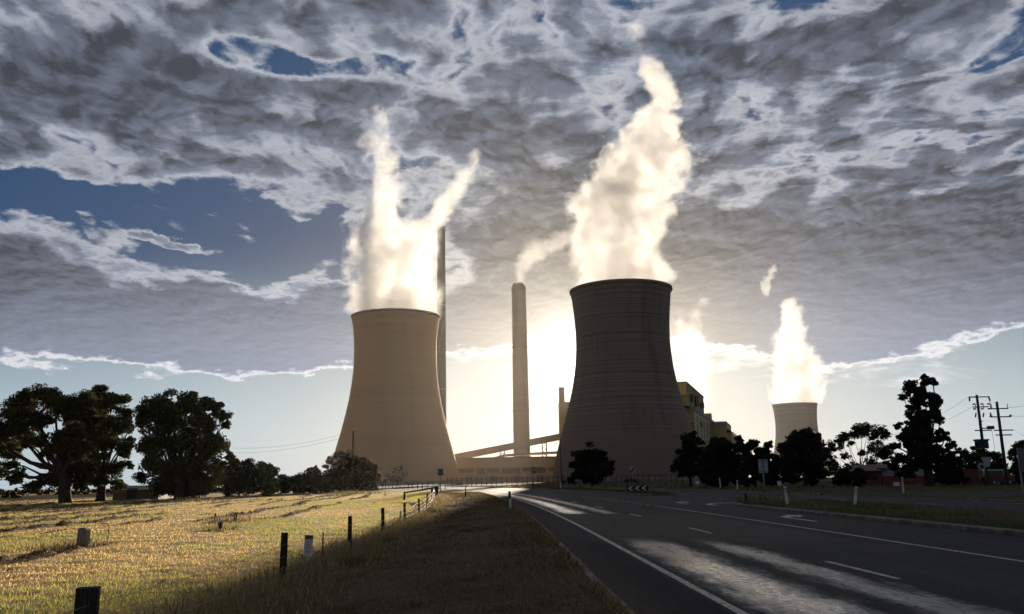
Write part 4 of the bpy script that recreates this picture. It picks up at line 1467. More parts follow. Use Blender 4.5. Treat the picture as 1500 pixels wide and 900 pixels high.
guide_post((747.5, 745), (746, 720), 'guide post with a black top, standing at the kerb of the verge', True)
guide_post((1154, 742), (1150, 714), 'leaning white guide post on the median just right of the tall white sign')
guide_post((1252, 742), (1254.5, 714.5), 'white guide post on the median below the dense round bush')
guide_post((1323.5, 722.5), (1321.5, 700), 'white guide post on the far verge in front of the low house')
guide_post((1080.5, 717.5), (1079.8, 704), 'short white guide post under the ragged trees at the far road edge')
guide_post((1055.5, 715), (1054, 701), 'thin pale guide post under the spreading tree below the boiler house')
guide_post((822.3, 718), (820.6, 707), 'small pale guide post on the far kerb by the round dark tree')


def road_sign(name, pole_px, box_px, mface, label, thick=0.03, poles=1, y=None, extra=None, facing=0.0, pmat='galv'):
    """box_px: left, top, right, bottom of the plate in the photo"""
    b = foot(*pole_px)
    if y:
        b = at(pole_px[0], pole_px[1], y)
        b.z = GZ(b.x, b.y)
    l, t, r, bt = box_px
    a, c = at(l, t, b.y), at(r, bt, b.y)
    cx, wd = (a.x + c.x) / 2 - b.x, c.x - a.x
    zt, zb = a.z - b.z, c.z - b.z
    root = empty(name, b)
    pr_ = 0.035 + 0.00022 * b.y
    if poles == 1:
        MB().tube([(0, 0.06, -0.2), (cx, 0.06, zt - 0.06)], pr_, 8).build('pole', M[pmat], root)
    else:
        for s in (-0.3, 0.3):
            MB().tube([(cx + s * wd, 0.06, -0.2), (cx + s * wd, 0.06, zt - 0.05)], pr_, 8).build('pole', M[pmat], root)
    plate_ = MB().box((cx, 0, (zt + zb) / 2), (wd, thick, zt - zb)).build('plate', mface if isinstance(mface, bpy.types.Material) else M[mface], root)
    if extra:
        extra(plate_, cx, wd, zt, zb)
    tag(root, label, 'road sign')
    return root


def stiff(root, cx, wd, zt, zb):
    for k in (0.14, 0.88):
        MB().box((cx, -0.03, zb + (zt - zb) * k), (wd * 1.01, 0.03, 0.07)).build('brace', M['galv'], root)
    MB().box((cx, -0.035, (zt + zb) / 2), (wd * 0.2, 0.025, zt - zb)).build('brace', M['galv'], root)


def panel(root, cx, wd, zt, zb):
    MB().box((cx, -0.025, zb + (zt - zb) * 0.62), (wd * 0.66, 0.02, (zt - zb) * 0.42)).build('panel', M['galv'], root)
    MB().box((cx, -0.03, zb + (zt - zb) * 0.62), (wd * 0.30, 0.02, (zt - zb) * 0.26)).build('panel', M['black'], root)


def slash(root, cx, wd, zt, zb):
    h = zt - zb
    MB().prism([(cx - wd * 0.32, -0.02, zb + h * 0.12), (cx - wd * 0.02, -0.02, zb + h * 0.12), (cx + wd * 0.42, -0.02, zb + h * 0.66), (cx + wd * 0.30, -0.02, zb + h * 0.86)], (0, -0.02, 0)).build('slash', M['black'], root)
    MB().prism([(cx - wd * 0.5, -0.02, zb), (cx - wd * 0.5, -0.02, zb + h * 0.45), (cx - wd * 0.1, -0.02, zb)], (0, -0.02, 0)).build('corner', M['black'], root)


road_sign('road_sign', (1121, 733.5), (1110.5, 673.3, 1125.5, 693), 'signback', 'pale sign plate seen from behind on a tall pole in the median', extra=stiff)
road_sign('road_sign', (645, 716), (641.3, 687, 649.2, 696.5), 'signdark', 'small dark sign in front of the tan tower, above the rail fence', y=120, extra=panel)
road_sign('road_sign', (781, 716.5), (778, 684.3, 784.8, 693.4), 'signdark', 'small dark sign in front of the long machine hall', y=150, extra=panel)
road_sign('road_sign', (926.5, 716), (922.2, 682.8, 931, 692.2), 'signback', 'white sign with a black diagonal slash before the dark tower', y=125, extra=slash)
road_sign('road_sign', (1021.5, 714), (1018.5, 704.5, 1024.5, 709.5), 'white', 'little white plate on the far verge at the foot of the narrow dark tree', y=118)
road_sign('road_sign', (1141.5, 717.5), (1138.6, 705, 1144.6, 711.3), 'white', 'little white plate behind the leaning guide post')
road_sign('road_sign', (1313, 717.5), (1308.5, 706.5, 1318, 712), 'white', 'wide little white plate on the far verge before the low house')

# chevron board: black with three white arrowheads pointing away to the left
q = foot(935, 722.5)
cb = empty('chevron_board', q)
a, c = at(917.8, 715.8, q.y), at(949.8, 722.2, q.y)
wd, ht = c.x - a.x, a.z - c.z
zc = max(0.25, c.z - q.z)
cbb = MB().box(((a.x + c.x) / 2 - q.x, 0, zc + ht / 2), (wd, 0.05, ht)).build('board', M['black'], cb)
for s in (-0.38, 0.38):
    MB().tube([(s * wd, 0.06, -0.2), (s * wd, 0.06, zc + ht)], 0.05, 8).build('pole', M['galv'], cb)
for k in range(3):
    x0 = (a.x + c.x) / 2 - q.x - wd / 2 + wd * (0.06 + 0.31 * k)
    w1, w2, z0_, zm, z1_ = wd * 0.15, wd * 0.11, zc + ht * 0.06, zc + ht * 0.5, zc + ht * 0.94
    mb = MB()
    mb.prism([(x0, -0.03, zm), (x0 + w1, -0.03, z0_), (x0 + w1 + w2, -0.03, z0_), (x0 + w2, -0.03, zm)], (0, -0.02, 0))
    mb.prism([(x0, -0.03, zm), (x0 + w2, -0.03, zm), (x0 + w1 + w2, -0.03, z1_), (x0 + w1, -0.03, z1_)], (0, -0.02, 0))
    mb.build('chevron', M['white'], cbb)
tag(cb, 'low black board with three white chevrons on the traffic island', 'chevron sign')

# big board cut by the frame, on two posts
q = foot(1501, 722)
bb = empty('sign_board', q)
a, c = at(1491.3, 656, q.y), at(1524, 691, q.y)
MB().box(((a.x + c.x) / 2 - q.x, 0, (a.z + c.z) / 2 - q.z), (c.x - a.x, 0.06, a.z - c.z)).build('board', plain('grey_board', (0.13, 0.135, 0.14), 0.7), bb)
for px in (1496, 1519):
    x = at(px, 690, q.y).x - q.x
    MB().box((x, 0.09, (a.z - q.z) / 2), (0.12, 0.1, a.z - q.z)).build('post', M['galv'], bb)
tag(bb, 'large grey sign board on posts, cut by the frame edge', 'sign board')

# stake in the verge, notice on the fence
q = foot(682.5, 728.5)
st = empty('verge_stake', q)
post(MB(), 0, 0, 0, at(681.5, 711, q.y).z - q.z, 0.05, (-0.04, 0)).build('post', M['postwood'], st)
MB().box((-0.02, -0.05, 0.32), (0.15, 0.05, 0.5)).build('plate', M['black'], st)
tag(st, 'slim dark stake in the verge near the road bend', 'stake')

y = 20.9
q = Vector((float(fence_x(y)) + 0.09, y, -0.35))
ns_ = empty('fence_notice', (q.x, q.y, q.z))
a, c = at(446.0, 784, y), at(457.5, 815, y)
MB().box(((a.x + c.x) / 2 - q.x, 0, (a.z + c.z) / 2 - q.z), (c.x - a.x, 0.012, a.z - c.z), Matrix.Rotation(R(3), 3, 'Y')).build('plate', M['white'], ns_)
nsp = next(o for o in ns_.children if o.name.startswith('plate'))
h = a.z - c.z
MB().box(((a.x + c.x) / 2 - q.x + 0.012, -0.010, a.z - q.z - h * 0.11), ((c.x - a.x) * 0.92, 0.012, h * 0.17), Matrix.Rotation(R(3), 3, 'Y')).build('header', M['red'], nsp)
for k in range(5):
    MB().box(((a.x + c.x) / 2 - q.x - 0.002 * k, -0.009, a.z - q.z - h * (0.34 + 0.11 * k)), ((c.x - a.x) * (0.62, 0.5, 0.66, 0.4, 0.56)[k], 0.008, h * 0.03), Matrix.Rotation(R(3), 3, 'Y')).build('text_line', M['galv'], nsp)
MB().tube([(0.0, 0.03, -0.2), (0.0, 0.03, a.z - q.z + 0.05)], 0.018, 6).build('stake', M['rust'], ns_)
tag(ns_, 'white notice with a red header tied to the wire fence', 'sign')

q = foot(600, 763)
q = Vector((float(fence_x(37.5)) + 0.15, 37.5, -0.35))
ws = empty('marker_stake', q)
MB().box((0, 0, 0.35), (0.07, 0.03, 0.9), Matrix.Rotation(R(4), 3, 'Y')).build('post', M['white'], ws)
tag(ws, 'short white marker stake among the fence posts', 'stake')

# median: short dark bollard
q = foot(1093, 736)
bl = empty('bollard', q)
MB().lathe([(0.09, -0.1), (0.09, 0.5), (0.07, 0.56), (0.001, 0.57)], 12).build('post', M['black'], bl)
tag(bl, 'short black bollard at the nose of the median', 'bollard')

# ------------------------------------------------------------------ things in the hay field
q = foot(118.5, 802)
cs = empty('concrete_stub', q)
h = at(118, 773, q.y).z - q.z
wd = at(125.5, 780, q.y).x - at(111.8, 780, q.y).x
mb = MB()
pts = [(-wd / 2, 0, -0.3), (wd / 2, 0, -0.3), (wd / 2, 0, h * 0.86)] + [(wd / 2 * math.cos(t), 0, h * 0.86 + h * 0.14 * math.sin(t)) for t in (0.5, 1.0, 1.57, 2.1, 2.6)] + [(-wd / 2, 0, h * 0.86)]
mb.prism(pts, (0.02, 0.22, 0))
mb.build('stub', M['stone'], cs)
tag(cs, 'squat round-topped concrete stub standing alone in the hay field', 'marker stone')

q = foot(157, 797)
br = empty('bent_bar', q)
MB().tube([(0, 0, -0.2), (0.02, 0, 0.62), (0.0, 0, 0.70), (-0.36, 0.03, 0.73)], 0.014, 6).build('bar', M['rust'], br)
tag(br, 'thin bent iron bar sticking up near the concrete stub', 'iron bar')

for (px, py, top, lab) in ((321, 776, 764, 'short broken stump in a tuft of weeds, nearer of the two in the hay field'), (314.5, 764, 752, 'slender old stake in the weeds behind the broken stump'), (344, 764, 751, 'mound-topped stump at the end of the weedy strip')):
    q = foot(px, py)
    stp = empty('old_stump', q)
    post(MB(), 0, 0, 0, max(0.3, at(px, top, q.y).z - q.z), 0.09 if px != 314.5 else 0.05, (0.03, 0)).build('post', M['postwood'], stp)
    tag(stp, lab, 'stump')

# ------------------------------------------------------------------ poles and wires
q = at(516, 716, 240)
q.z = 0
pl = empty('timber_pole', q)
MB().tube([(0, 0, -1), (-0.05, 0, at(515.5, 632, 240).z)], [0.26, 0.2], 10).build('pole', M['polewood'], pl)
tag(pl, 'plain timber pole rising behind the big rounded bush', 'pole')
q = at(823, 714, 245)
q.z = 0
lp = empty('steel_mast', q)
MB().tube([(0, 0, -0.5), (-0.1, 0, at(821.8, 645, 245).z)], [0.16, 0.1], 8).build('pole', M['darksteel'], lp)
MB().box((-0.1, 0, at(821.8, 645, 245).z), (0.6, 0.3, 0.18)).build('lamp_head', M['darksteel'], lp)
tag(lp, 'slim dark steel mast at the edge of the dark cooling tower', 'lamp post')


def insulator(mb, p_, h=0.35, r=0.09):
    for k in range(4):
        z = p_[2] + h * k / 4
        mb.lathe([(r * 0.4, z), (r, z + h * 0.06), (r * 0.4, z + h * 0.2)], 8, (p_[0], p_[1], 0))
    mb.tube([p_, (p_[0], p_[1], p_[2] + h)], r * 0.4, 6)
    return mb


def power_pole(base_px, y, top_py, label, arms):
    """arms: (photo y, photo x left, photo x right, kind)"""
    b = at(base_px[0], base_px[1], y)
    b.z = GZ(b.x, b.y)
    zt = at(base_px[0], top_py, y).z
    root = empty('power_pole', b)
    H = zt - b.z
    MB().tube([(0, 0, -1), (0, 0, H * 0.5), (0, 0, H)], [0.21, 0.18, 0.145], 10).build('pole', M['polewood'], root)
    ends = []
    for (py, xl, xr, kind) in arms:
        a, c = at(xl, py, y), at(xr, py, y)
        zz_ = (a.z + c.z) / 2 - b.z
        xm = ((a.x + c.x) / 2 - b.x) * 0.45
        hw = (c.x - a.x) / 2
        arm = MB().box((xm, -0.22, zz_), (hw * 2, 0.12, 0.13)).build('crossarm', M['polewood'], root)
        bits = []
        if kind == 'pin':
            for s in (-1, 1):
                bits.append(insulator(MB(), (xm + s * hw * 0.96, -0.22, zz_ + 0.06), 0.55, 0.07))
        elif kind == 'drop':
            for s in (-1, 1):
                bits.append(MB().tube([(xm + s * hw * 0.97, -0.22, zz_ + 0.05), (xm + s * hw * 1.06, -0.3, zz_ - 0.55)], [0.12, 0.09], 8))
        elif kind == 'switch':
            for s in (-0.92, 0.06, 0.95):
                x = xm + s * hw
                q_ = MB()
                for dz in (0.35, -0.25):
                    q_.tube([(x - 0.12, -0.3, zz_ + dz), (x + 0.22, -0.3, zz_ + dz)], 0.09, 8)
                q_.tube([(x + 0.22, -0.3, zz_ + 0.38), (x + 0.22, -0.3, zz_ - 0.3)], 0.05, 6)
                bits.append(q_)
                bits.append(MB().tube([(x + 0.16, -0.3, zz_ - 0.75), (x + 0.02, -0.3, zz_ - 1.3)], 0.09, 8))
        elif kind == 'box':
            MB().box((xm + hw * 0.88, -0.3, zz_ + 0.32), (0.75, 0.4, 0.4)).build('control_box', M['darksteel'], root)
            MB().tube([(xm + hw, -0.3, zz_), (xm + hw * 1.05, -0.3, zz_ - 2.4)], 0.02, 5).build('cable', M['darksteel'], root)
        elif kind == 'cap':
            for s in (-0.98, 0.95):
                bits.append(MB().box((xm + s * hw, -0.22, zz_ + 0.12), (0.22, 0.18, 0.22)))
        for q_ in bits:
            q_.build('insulator', M['insul'], arm)
        ends.append([Vector((b.x + xm + s * hw, b.y - 0.25, b.z + zz_ + 0.1)) for s in (-1, 1)])
    tag(root, label, 'power pole', 'timber power poles by the brick wall')
    return root, b, H, ends


pp1, b1, H1, e1 = power_pole((1447, 709), 108, 578.5, 'power pole carrying the transformer, with switchgear on its upper arm',
                             [(582, 1420.5, 1449, 'drop'), (596.5, 1427, 1450, 'switch'), (627.8, 1438, 1450, 'plain'), (630.8, 1428.5, 1453, 'box'), (617.5, 1433.5, 1438, 'plain')])
pp2, b2, H2, e2 = power_pole((1476, 712), 104, 588.5, 'slender power pole with four bare crossarms, beside the transformer pole',
                             [(599, 1452.5, 1477, 'pin'), (611, 1452.5, 1482, 'cap'), (630.5, 1458.5, 1486, 'plain'), (637.5, 1460, 1483.5, 'plain')])
zt = at(1440, 650, 108).z
mb = MB().box((b1.x - 0.45, b1.y - 0.55, zt - 0.15), (1.25, 0.9, 0.95)).box((b1.x - 0.45, b1.y - 0.55, zt + 0.42), (1.45, 1.1, 0.18))
mb.tube([(b1.x - 1.0, b1.y - 0.6, zt + 0.4), (b1.x - 1.05, b1.y - 0.6, zt - 0.4)], 0.14, 8)
mb.build('transformer', M['darksteel'], pp1, b1)


def wire(p0, p1, sag, label, r=0.016):
    p0, p1 = Vector(p0), Vector(p1)
    pts = [p0.lerp(p1, t) - Vector((0, 0, sag * 4 * t * (1 - t))) for t in np.linspace(0, 1, 18)]
    o = MB().tube(pts, r, 4, False).build('power_line', M['darksteel'], None, p0)
    return tag(o, label, 'power line', 'overhead power lines')


wire(e1[0][0], at(1290, 640, 190), 1.0, 'thin power line from the top arm of the transformer pole, toward the tallest tree')
wire(e1[1][0], at(1290, 646, 190), 1.0, 'thin power line below the top one, running behind the tallest tree')
wire(e1[0][1], e2[0][0], 0.3, 'short jumper wire between the two power poles')
wire(e2[0][1], at(1560, 581, 90), 0.2, 'power line leaving the slender pole at its pinned top arm')
wire(e2[1][1], at(1560, 600, 90), 0.3, 'power line leaving the slender pole from its second arm')
wire(e2[2][1], at(1560, 640, 80), 0.8, 'low slack cable leaving the slender pole toward the sign board')
tp_ = Vector((pl.location.x, pl.location.y, at(515.5, 632, 240).z))
wire(tp_, at(320, 655, 300), 2.0, 'faint power line from the timber pole to the field gums, upper one', 0.03)
wire(tp_ - Vector((0, 0, 0.9)), at(320, 662, 300), 2.0, 'faint power line from the timber pole to the field gums, lower one', 0.03)

# ------------------------------------------------------------------ house, wall, van and shed
q = foot(1300, 709.5)
Y = 124.0
hs = empty('house', (at(1305, 700, Y).x, Y, 0))
o_ = hs.location
xa, xb, xc = at(1258, 700, Y).x, at(1296, 700, Y).x, at(1358, 700, Y).x
ze, zr = at(1285, 690, Y).z, at(1285, 680, Y).z
MB().box(((xa + xb) / 2, Y + 5, ze / 2), (xb - xa, 8, ze)).build('wall', M['brick'], hs, o_)
mb = MB()
mb.prism([(xa - 0.6, Y + 0.4, ze), (xa - 0.6, Y + 9.6, ze), (xa + 1.2, Y + 5, zr)], (xb - xa + 1.4, 0, 0))
mb.build('roof', M['rooftile'], hs, o_)
zt = at(1327, 686.5, Y).z
MB().box(((xb + xc) / 2 + 0.1, Y + 4.5, zt * 0.28), (xc - xb, 7, zt * 0.56)).build('wall', M['brick'], hs, o_)
MB().box(((xb + xc) / 2 + 0.1, Y + 4.5, zt * 0.78), (xc - xb + 0.02, 7.02, zt * 0.44)).build('weatherboard', M['signback'], hs, o_)
MB().box(((xb + xc) / 2 + 0.1, Y + 4.5, zt + 0.08), (xc - xb + 0.6, 7.6, 0.16)).build('roof', M['rooftile'], hs, o_)
for px in (1318, 1338):
    x = at(px, 695, Y).x
    MB().box((x, Y + 0.98, zt * 0.68), (0.75, 0.06, 0.9)).build('window', M['glass'], hs, o_)
for px in (1270, 1284):
    x = at(px, 700, Y).x
    MB().box((x, Y + 0.98, 1.3), (1.1, 0.06, 1.0)).build('window', M['glass'], hs, o_)
tag(hs, 'low brick house with a brown tiled roof beneath the tallest tree', 'house')

Y = 118.0
bw = empty('brick_wall', (at(1428, 705, Y).x, Y, 0))
xa, xb = at(1408, 700, Y).x, at(1447, 700, Y).x
zt = at(1428, 688.5, Y).z
MB().box(((xa + xb) / 2, Y, zt / 2), (xb - xa, 0.25, zt)).build('wall', M['brick'], bw, bw.location)
MB().box(((xa + xb) / 2, Y, zt + 0.04), (xb - xa + 0.1, 0.34, 0.08)).build('coping', M['kerb'], bw, bw.location)
for k in range(4):
    MB().box((xa + (xb - xa) * (k + 0.5) / 4, Y - 0.17, zt / 2), (0.35, 0.12, zt - 0.05)).build('pier', M['brick'], bw, bw.location)
tag(bw, 'red brick garden wall between the dense bush and the parked van', 'wall')

# van: a white-topped people carrier seen from the side
Y = 110.0
vb = at(1463, 709, Y)
vn = empty('parked_van', (vb.x, Y, 0.05))
L = at(1483, 700, Y).x - at(1444, 700, Y).x
mb = MB()
prof = [(-L / 2, 0.35), (L / 2, 0.35), (L / 2, 0.95), (L / 2 - 0.25, 1.05), (-L / 2 + 0.05, 1.1), (-L / 2, 0.8)]
mb.prism([(x, -0.85, z) for x, z in prof], (0, 1.7, 0))
mb.build('body', M['vanred'], vn)
prof = [(-L / 2 + 0.06, 1.1), (L / 2 - 0.3, 1.05), (L / 2 - 0.75, 1.72), (-L / 2 + 0.2, 1.76)]
MB().prism([(x, -0.78, z) for x, z in prof], (0, 1.56, 0)).build('cabin', M['vanred'], vn)
prof = [(-L / 2 + 0.14, 1.76), (L / 2 - 0.72, 1.72), (L / 2 - 0.85, 1.86), (-L / 2 + 0.3, 1.9)]
MB().prism([(x, -0.76, z) for x, z in prof], (0, 1.52, 0)).build('roof', M['white'], vn)
for x0_, x1_ in ((-L * 0.42, -L * 0.2), (-L * 0.17, L * 0.08), (L * 0.11, L * 0.30)):
    MB().prism([(x0_, -0.80, 1.16), (x1_, -0.80, 1.16), (x1_ - 0.05, -0.80, 1.62), (x0_ + 0.03, -0.80, 1.62)], (0, 0.03, 0)).build('window', M['glass'], vn)
MB().prism([(L * 0.085, -0.81, 1.1), (L * 0.105, -0.81, 1.1), (L * 0.105, -0.81, 1.66), (L * 0.085, -0.81, 1.66)], (0, 0.03, 0)).build('window_frame', M['white'], vn)
for s in (-0.3, 0.3):
    for e in (-0.86, 0.66):
        wv_ = MB()
        ring = [(s * L, e, 0.30), (s * L, e + 0.2, 0.30)]
        whl = wv_.tube(ring, 0.32, 18).build('wheel', M['rubber'], vn)
        MB().tube([(s * L, e - 0.015, 0.30), (s * L, e + 0.215, 0.30)], 0.18, 14).build('rim', M['signback'], whl)
for e in (-0.6, 0.6):
    MB().box((L / 2 + 0.01, e, 0.78), (0.05, 0.3, 0.16)).build('headlight', M['signback'], vn)
tag(vn, 'maroon van with a white roof parked behind the slender power pole', 'van')

# give-way sign seen from behind and a round sign beside it
q = at(1446, 710, 100)
q.z = GZ(q.x, q.y)
gv = empty('give_way_sign', q)
a, b_ = at(1436.8, 670, 100) - q, at(1453, 670, 100) - q
c_ = at(1446.5, 684, 100) - q
MB().tube([(0, 0.05, -0.2), (0, 0.05, a.z - 0.05)], 0.045, 8).build('pole', M['galv'], gv)
MB().prism([(a.x, 0, a.z), (b_.x, 0, a.z), ((a.x + b_.x) / 2 + 0.25, 0, c_.z), ((a.x + b_.x) / 2 - 0.25, 0, c_.z)], (0, 0.03, 0)).build('plate', M['signback'], gv)
tag(gv, 'pale downward-pointing triangular sign seen from behind at the side street', 'road sign')
q = at(1437.5, 709, 103)
q.z = GZ(q.x, q.y)
rs = empty('round_sign', q)
c_ = at(1437.3, 683.5, 103) - q
MB().tube([(0, 0.05, -0.2), (0, 0.05, c_.z)], 0.04, 8).build('pole', M['galv'], rs)
MB().tube([(c_.x, -0.02, c_.z), (c_.x, 0.01, c_.z)], 0.42, 24).build('plate', M['signback'], rs)
rsp = next(o for o in rs.children if o.name.startswith('plate'))
MB().tube([(c_.x + 0.06, -0.04, c_.z - 0.04), (c_.x + 0.06, -0.021, c_.z - 0.04)], 0.24, 20).build('disc', M['black'], rsp)
tag(rs, 'round pale sign with a black disc behind the triangular sign', 'road sign')

Y = 136.0
sx_ = at(196, 728, Y)
sh_ = empty('shed', (sx_.x, Y, -0.35))
xa, xb = at(165, 728, Y).x, at(232, 728, Y).x
ze, zr = at(196, 717.5, Y).z, at(196, 711.5, Y).z
MB().box(((xa + xb) / 2, Y + 3, (ze - 0.35) / 2), (xb - xa, 6, ze + 0.35)).build('wall', M['hallband'], sh_, sh_.location)
MB().prism([(xa - 0.3, Y - 0.4, ze), (xa - 0.3, Y + 6.4, ze), (xa - 0.3, Y + 3, zr)], (xb - xa + 0.6, 0, 0)).build('roof', M['roofgrey'], sh_, sh_.location)
MB().box((xa + 3, Y - 0.02, 0.6), (1.6, 0.06, 1.7)).build('door', M['darksteel'], sh_, sh_.location)
tag(sh_, 'low dark shed with a pale roof between the field gums', 'shed')


# ------------------------------------------------------------------ grass
def blades(name, x, y, z, h, wd, lean, mi, mats, label, cat, seed, segs=1, curl=0.3):
    g = np.random.default_rng(seed)
    n = len(x)
    a = g.uniform(0, 2 * math.pi, n)
    fx, fy = np.cos(a) * wd, np.sin(a) * wd
    b = g.uniform(0, 2 * math.pi, n)
    lx, ly = np.cos(b) * lean * h, np.sin(b) * lean * h
    base = np.stack([x, y, z], -1)
    side = np.stack([fx, fy, 0 * fx], -1)
    tip = base + np.stack([lx, ly, h], -1)
    if segs == 1:
        v = np.stack([base - side, base + side, tip], 1).reshape(-1, 3)
        f = np.arange(n * 3).reshape(-1, 3)
        m_i = mi
    else:
        mid = base + np.stack([lx * curl, ly * curl, h * 0.6], -1)
        v = np.stack([base - side, base + side, mid + side * 0.7, mid - side * 0.7, tip + side * 0.2, tip - side * 0.2], 1).reshape(-1, 3)
        k = np.arange(n)[:, None] * 6
        f = np.concatenate([k + np.array([[0, 1, 2, 3]]), k + np.array([[3, 2, 4, 5]])], 1).reshape(-1, 4)
        m_i = np.repeat(mi, 2)
    o = raw_mesh(name, v, f, mats, m_i)
    return setting(o, label, cat, 'stuff')


# stubble and raked hay in the field, denser and finer close by
n = 520000
g = np.random.default_rng(5)
y = 3.0 * (150 / 3.0) ** g.uniform(0, 1, n)
s = g.uniform(0, 1, n) ** 1.2 * (14 + y * 0.75)
x = fence_x(y) - s - 0.1
wr_ = windrow(s, y)
keep = g.uniform(0, 1, n) < 0.42 + wr_ * 1.6
x, y, s, wr_ = x[keep], y[keep], s[keep], wr_[keep]
n = len(x)
z = field_z(x, y) - 0.01
gr_ = fbm(x * 0.22, y * 0.16, 41, 4) + 0.20 * np.exp(-s / 9) - 0.02 * (y > 60)
green = (gr_ + g.normal(0, 0.05, n) > 0.60) & (wr_ < 0.3)
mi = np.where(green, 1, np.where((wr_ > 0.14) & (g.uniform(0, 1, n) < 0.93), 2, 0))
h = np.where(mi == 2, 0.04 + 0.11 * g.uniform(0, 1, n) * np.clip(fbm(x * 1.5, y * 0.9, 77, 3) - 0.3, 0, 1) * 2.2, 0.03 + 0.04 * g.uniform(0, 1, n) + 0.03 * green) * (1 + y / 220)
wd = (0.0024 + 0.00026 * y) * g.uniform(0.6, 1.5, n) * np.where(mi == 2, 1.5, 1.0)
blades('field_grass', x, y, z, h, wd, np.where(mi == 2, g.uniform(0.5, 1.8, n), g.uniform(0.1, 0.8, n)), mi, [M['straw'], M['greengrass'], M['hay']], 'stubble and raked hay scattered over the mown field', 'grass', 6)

# tall dry grass along the fence
n = 40000
y = 3.5 * (85 / 3.5) ** g.uniform(0, 1, n)
s = g.normal(0.25, 0.62, n) + 0.3 * (fbm(y * 0.5, y * 0, 51, 2) - 0.5)
clump = fbm(y * 0.9, s * 1.2, 52, 3)
keep = (clump > 0.40) & (np.abs(s) < 1.9)
y, s, clump = y[keep], s[keep], clump[keep]
x = fence_x(y) + s
n = len(x)
z = land_z(x, y) - 0.01
h = (0.24 + 0.62 * g.uniform(0, 1, n) ** 1.5 * np.exp(-(s / 1.0) ** 2)) * (0.75 + 0.6 * (clump - 0.4)) * 0.60
wd = (0.0028 + 0.00016 * y) * g.uniform(0.6, 1.3, n)
mi = np.where(g.uniform(0, 1, n) < 0.14, 1, 0)
blades('tall_grass', x, y, z, h, wd, g.uniform(0.05, 0.55, n), mi, [M['seed'], M['greengrass']], 'tall seeding grass growing along the wire fence', 'grass', 7, 2)
# seed heads on some of the stalks
k = g.uniform(0, 1, n) < 0.16
hx, hy, hz = x[k], y[k], z[k] + h[k] * 0.86
blades('grass_seed_heads', hx, hy, hz, np.full(k.sum(), 0.11) * g.uniform(0.7, 1.4, k.sum()), 0.011 + 0.00016 * hy, g.uniform(0.0, 0.9, k.sum()), np.zeros(k.sum(), int), [M['seed']], 'feathery seed heads above the tall fence grass', 'grass', 8, 2)

# short worn grass of the verge
n = 120000
y = 3.0 * (120 / 3.0) ** g.uniform(0, 1, n)
t = g.uniform(0.0, 1.0, n)
x = fence_x(y) * (1 - t) + (base_x(y) + KERB - 0.12) * t
den = fbm(x * 0.8, y * 0.6, 61, 4)
keep = g.uniform(0, 1, n) < np.clip((den - 0.3) * 3.0, 0.12, 1.0)
x, y, t, den = x[keep], y[keep], t[keep], den[keep]
n = len(x)
z = land_z(x, y) + 0.0
h = (0.02 + 0.055 * g.uniform(0, 1, n) ** 2 * (0.5 + den) + 0.05 * np.clip(0.25 - t, 0, 1) * 4) * (1 + y / 70)
wd = (0.0028 + 0.00035 * y) * g.uniform(0.6, 1.4, n)
mi = np.where(fbm(x * 0.6, y * 0.4, 62, 3) + 0.12 * (t > 0.8) + g.normal(0, 0.06, n) > 0.66, 1, 0)
blades('verge_grass', x, y, z, h, wd, g.uniform(0.3, 1.5, n), mi, [M['vergegrass'], M['vergegreen']], 'short dry grass thinly covering the verge', 'grass', 9)

# ragged longer grass hanging over the kerb and in tufts across the verge
n = 16000
y = 4.0 * (110 / 4.0) ** g.uniform(0, 1, n)
edge_ = g.uniform(0, 1, n) < 0.55
t = np.where(edge_, 1.0 - np.abs(g.normal(0, 0.02, n)), g.uniform(0.02, 0.98, n))
tuft = fbm(t * 14, y * 1.1, 81, 3)
keep = tuft > np.where(edge_, 0.47, 0.60)
y, t, edge_ = y[keep], t[keep], edge_[keep]
x = fence_x(y) * (1 - t) + (base_x(y) + KERB - 0.13) * t
n = len(x)
h = (0.04 + 0.11 * g.uniform(0, 1, n) ** 1.5) * np.where(edge_, 0.9, 1.0)
wd = (0.003 + 0.0003 * y) * g.uniform(0.6, 1.3, n)
mi = np.where(g.uniform(0, 1, n) < 0.35, 1, 0)
blades('verge_tufts', x, y, land_z(x, y), h, wd, g.uniform(0.2, 1.3, n), mi, [M['seed'], M['vergegreen']], 'loose tufts of longer dry grass on the verge and over the kerb', 'grass', 13, 2)

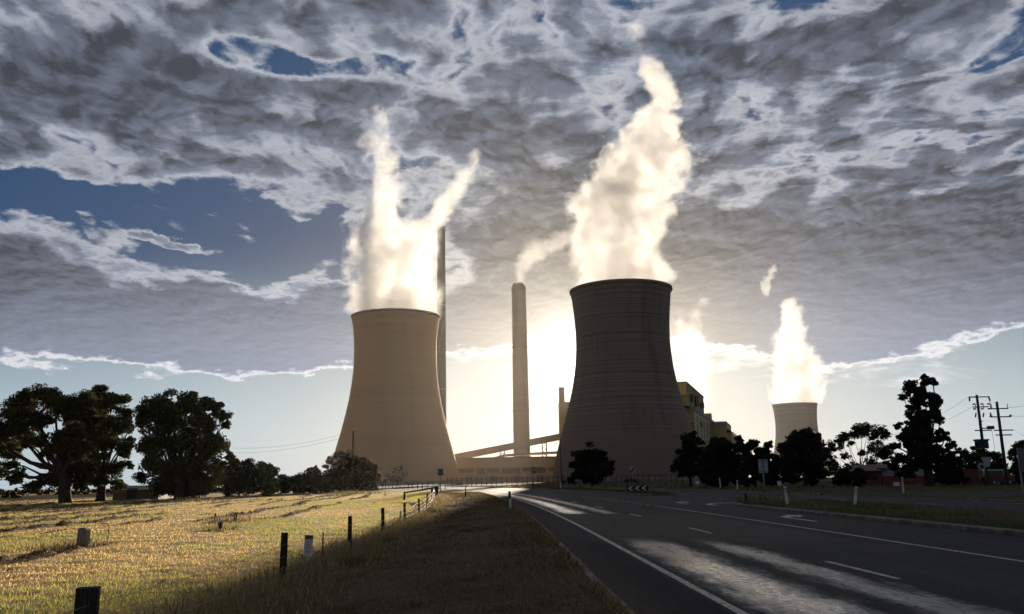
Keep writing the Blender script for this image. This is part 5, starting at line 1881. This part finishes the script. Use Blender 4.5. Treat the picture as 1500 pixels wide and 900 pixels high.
# median and far verges
n = 60000
y = 12.0 * (190 / 12.0) ** g.uniform(0, 1, n)
w1 = g.uniform(0, 1, n) < 0.5
o1 = np.where(y < 51, g.uniform(13.9, 19.0, n), g.uniform(15.5, 18.1, n))
o2 = 28.3 + g.uniform(0, 1, n) ** 1.5 * 60
off = np.where(w1, o1, o2)
x = base_x(y) + off
keep = ~(w1 & (y > 50.5) & (y < 81)) & ~((off > 28) & (y > 50) & (y < 76))
x, y, off, w1 = x[keep], y[keep], off[keep], w1[keep]
n = len(x)
z = np.where(w1, 0.17, 0.04)
h = (0.05 + 0.12 * g.uniform(0, 1, n) ** 2) * (1 + y / 120)
wd = (0.004 + 0.00035 * y) * g.uniform(0.6, 1.4, n)
mi = np.where(fbm(x * 0.4, y * 0.3, 72, 3) + g.normal(0, 0.06, n) > 0.55, 1, 0)
blades('roadside_grass', x, y, z, h, wd, g.uniform(0.2, 1.2, n), mi, [M['vergegrass'], M['vergegreen']], 'rough short grass on the median and the far verge', 'grass', 10)

# weeds: round the median sign, the stumps and the concrete stub
W = []
for (px, py, rr, hh, k) in ((1112, 734, 1.3, 0.55, 260), (1124, 734.5, 1.0, 0.45, 160), (1098, 735, 0.6, 0.4, 80), (322, 776, 0.9, 0.45, 160), (344, 764, 1.3, 0.5, 200), (314, 766, 0.7, 0.3, 90),
                            (95, 801, 1.1, 0.28, 320), (122, 800, 0.7, 0.35, 150), (495, 727, 2.2, 0.8, 200), (512, 724, 2.5, 0.8, 200), (540, 723, 3.0, 0.7, 200), (262, 736, 5.0, 0.8, 260)):
    q = foot(px, py)
    W.append((q, rr, hh, k))
x = np.concatenate([g.normal(q.x, rr * 0.6, k) for q, rr, hh, k in W])
y = np.concatenate([g.normal(q.y, rr * 0.6, k) for q, rr, hh, k in W])
z = np.concatenate([np.full(k, q.z - 0.02) for q, rr, hh, k in W])
h = np.concatenate([g.uniform(0.3, 1.0, k) * hh for q, rr, hh, k in W])
wd = np.concatenate([np.full(k, 0.006 + 0.00022 * q.y) for q, rr, hh, k in W])
mi = np.where(g.uniform(0, 1, len(x)) < 0.45, 1, 0)
blades('weeds', x, y, z, h, wd, g.uniform(0.1, 0.8, len(x)), mi, [M['seed'], M['vergegreen']], 'tufts of rough weeds round the sign foot and the stumps', 'weeds', 12, 2)
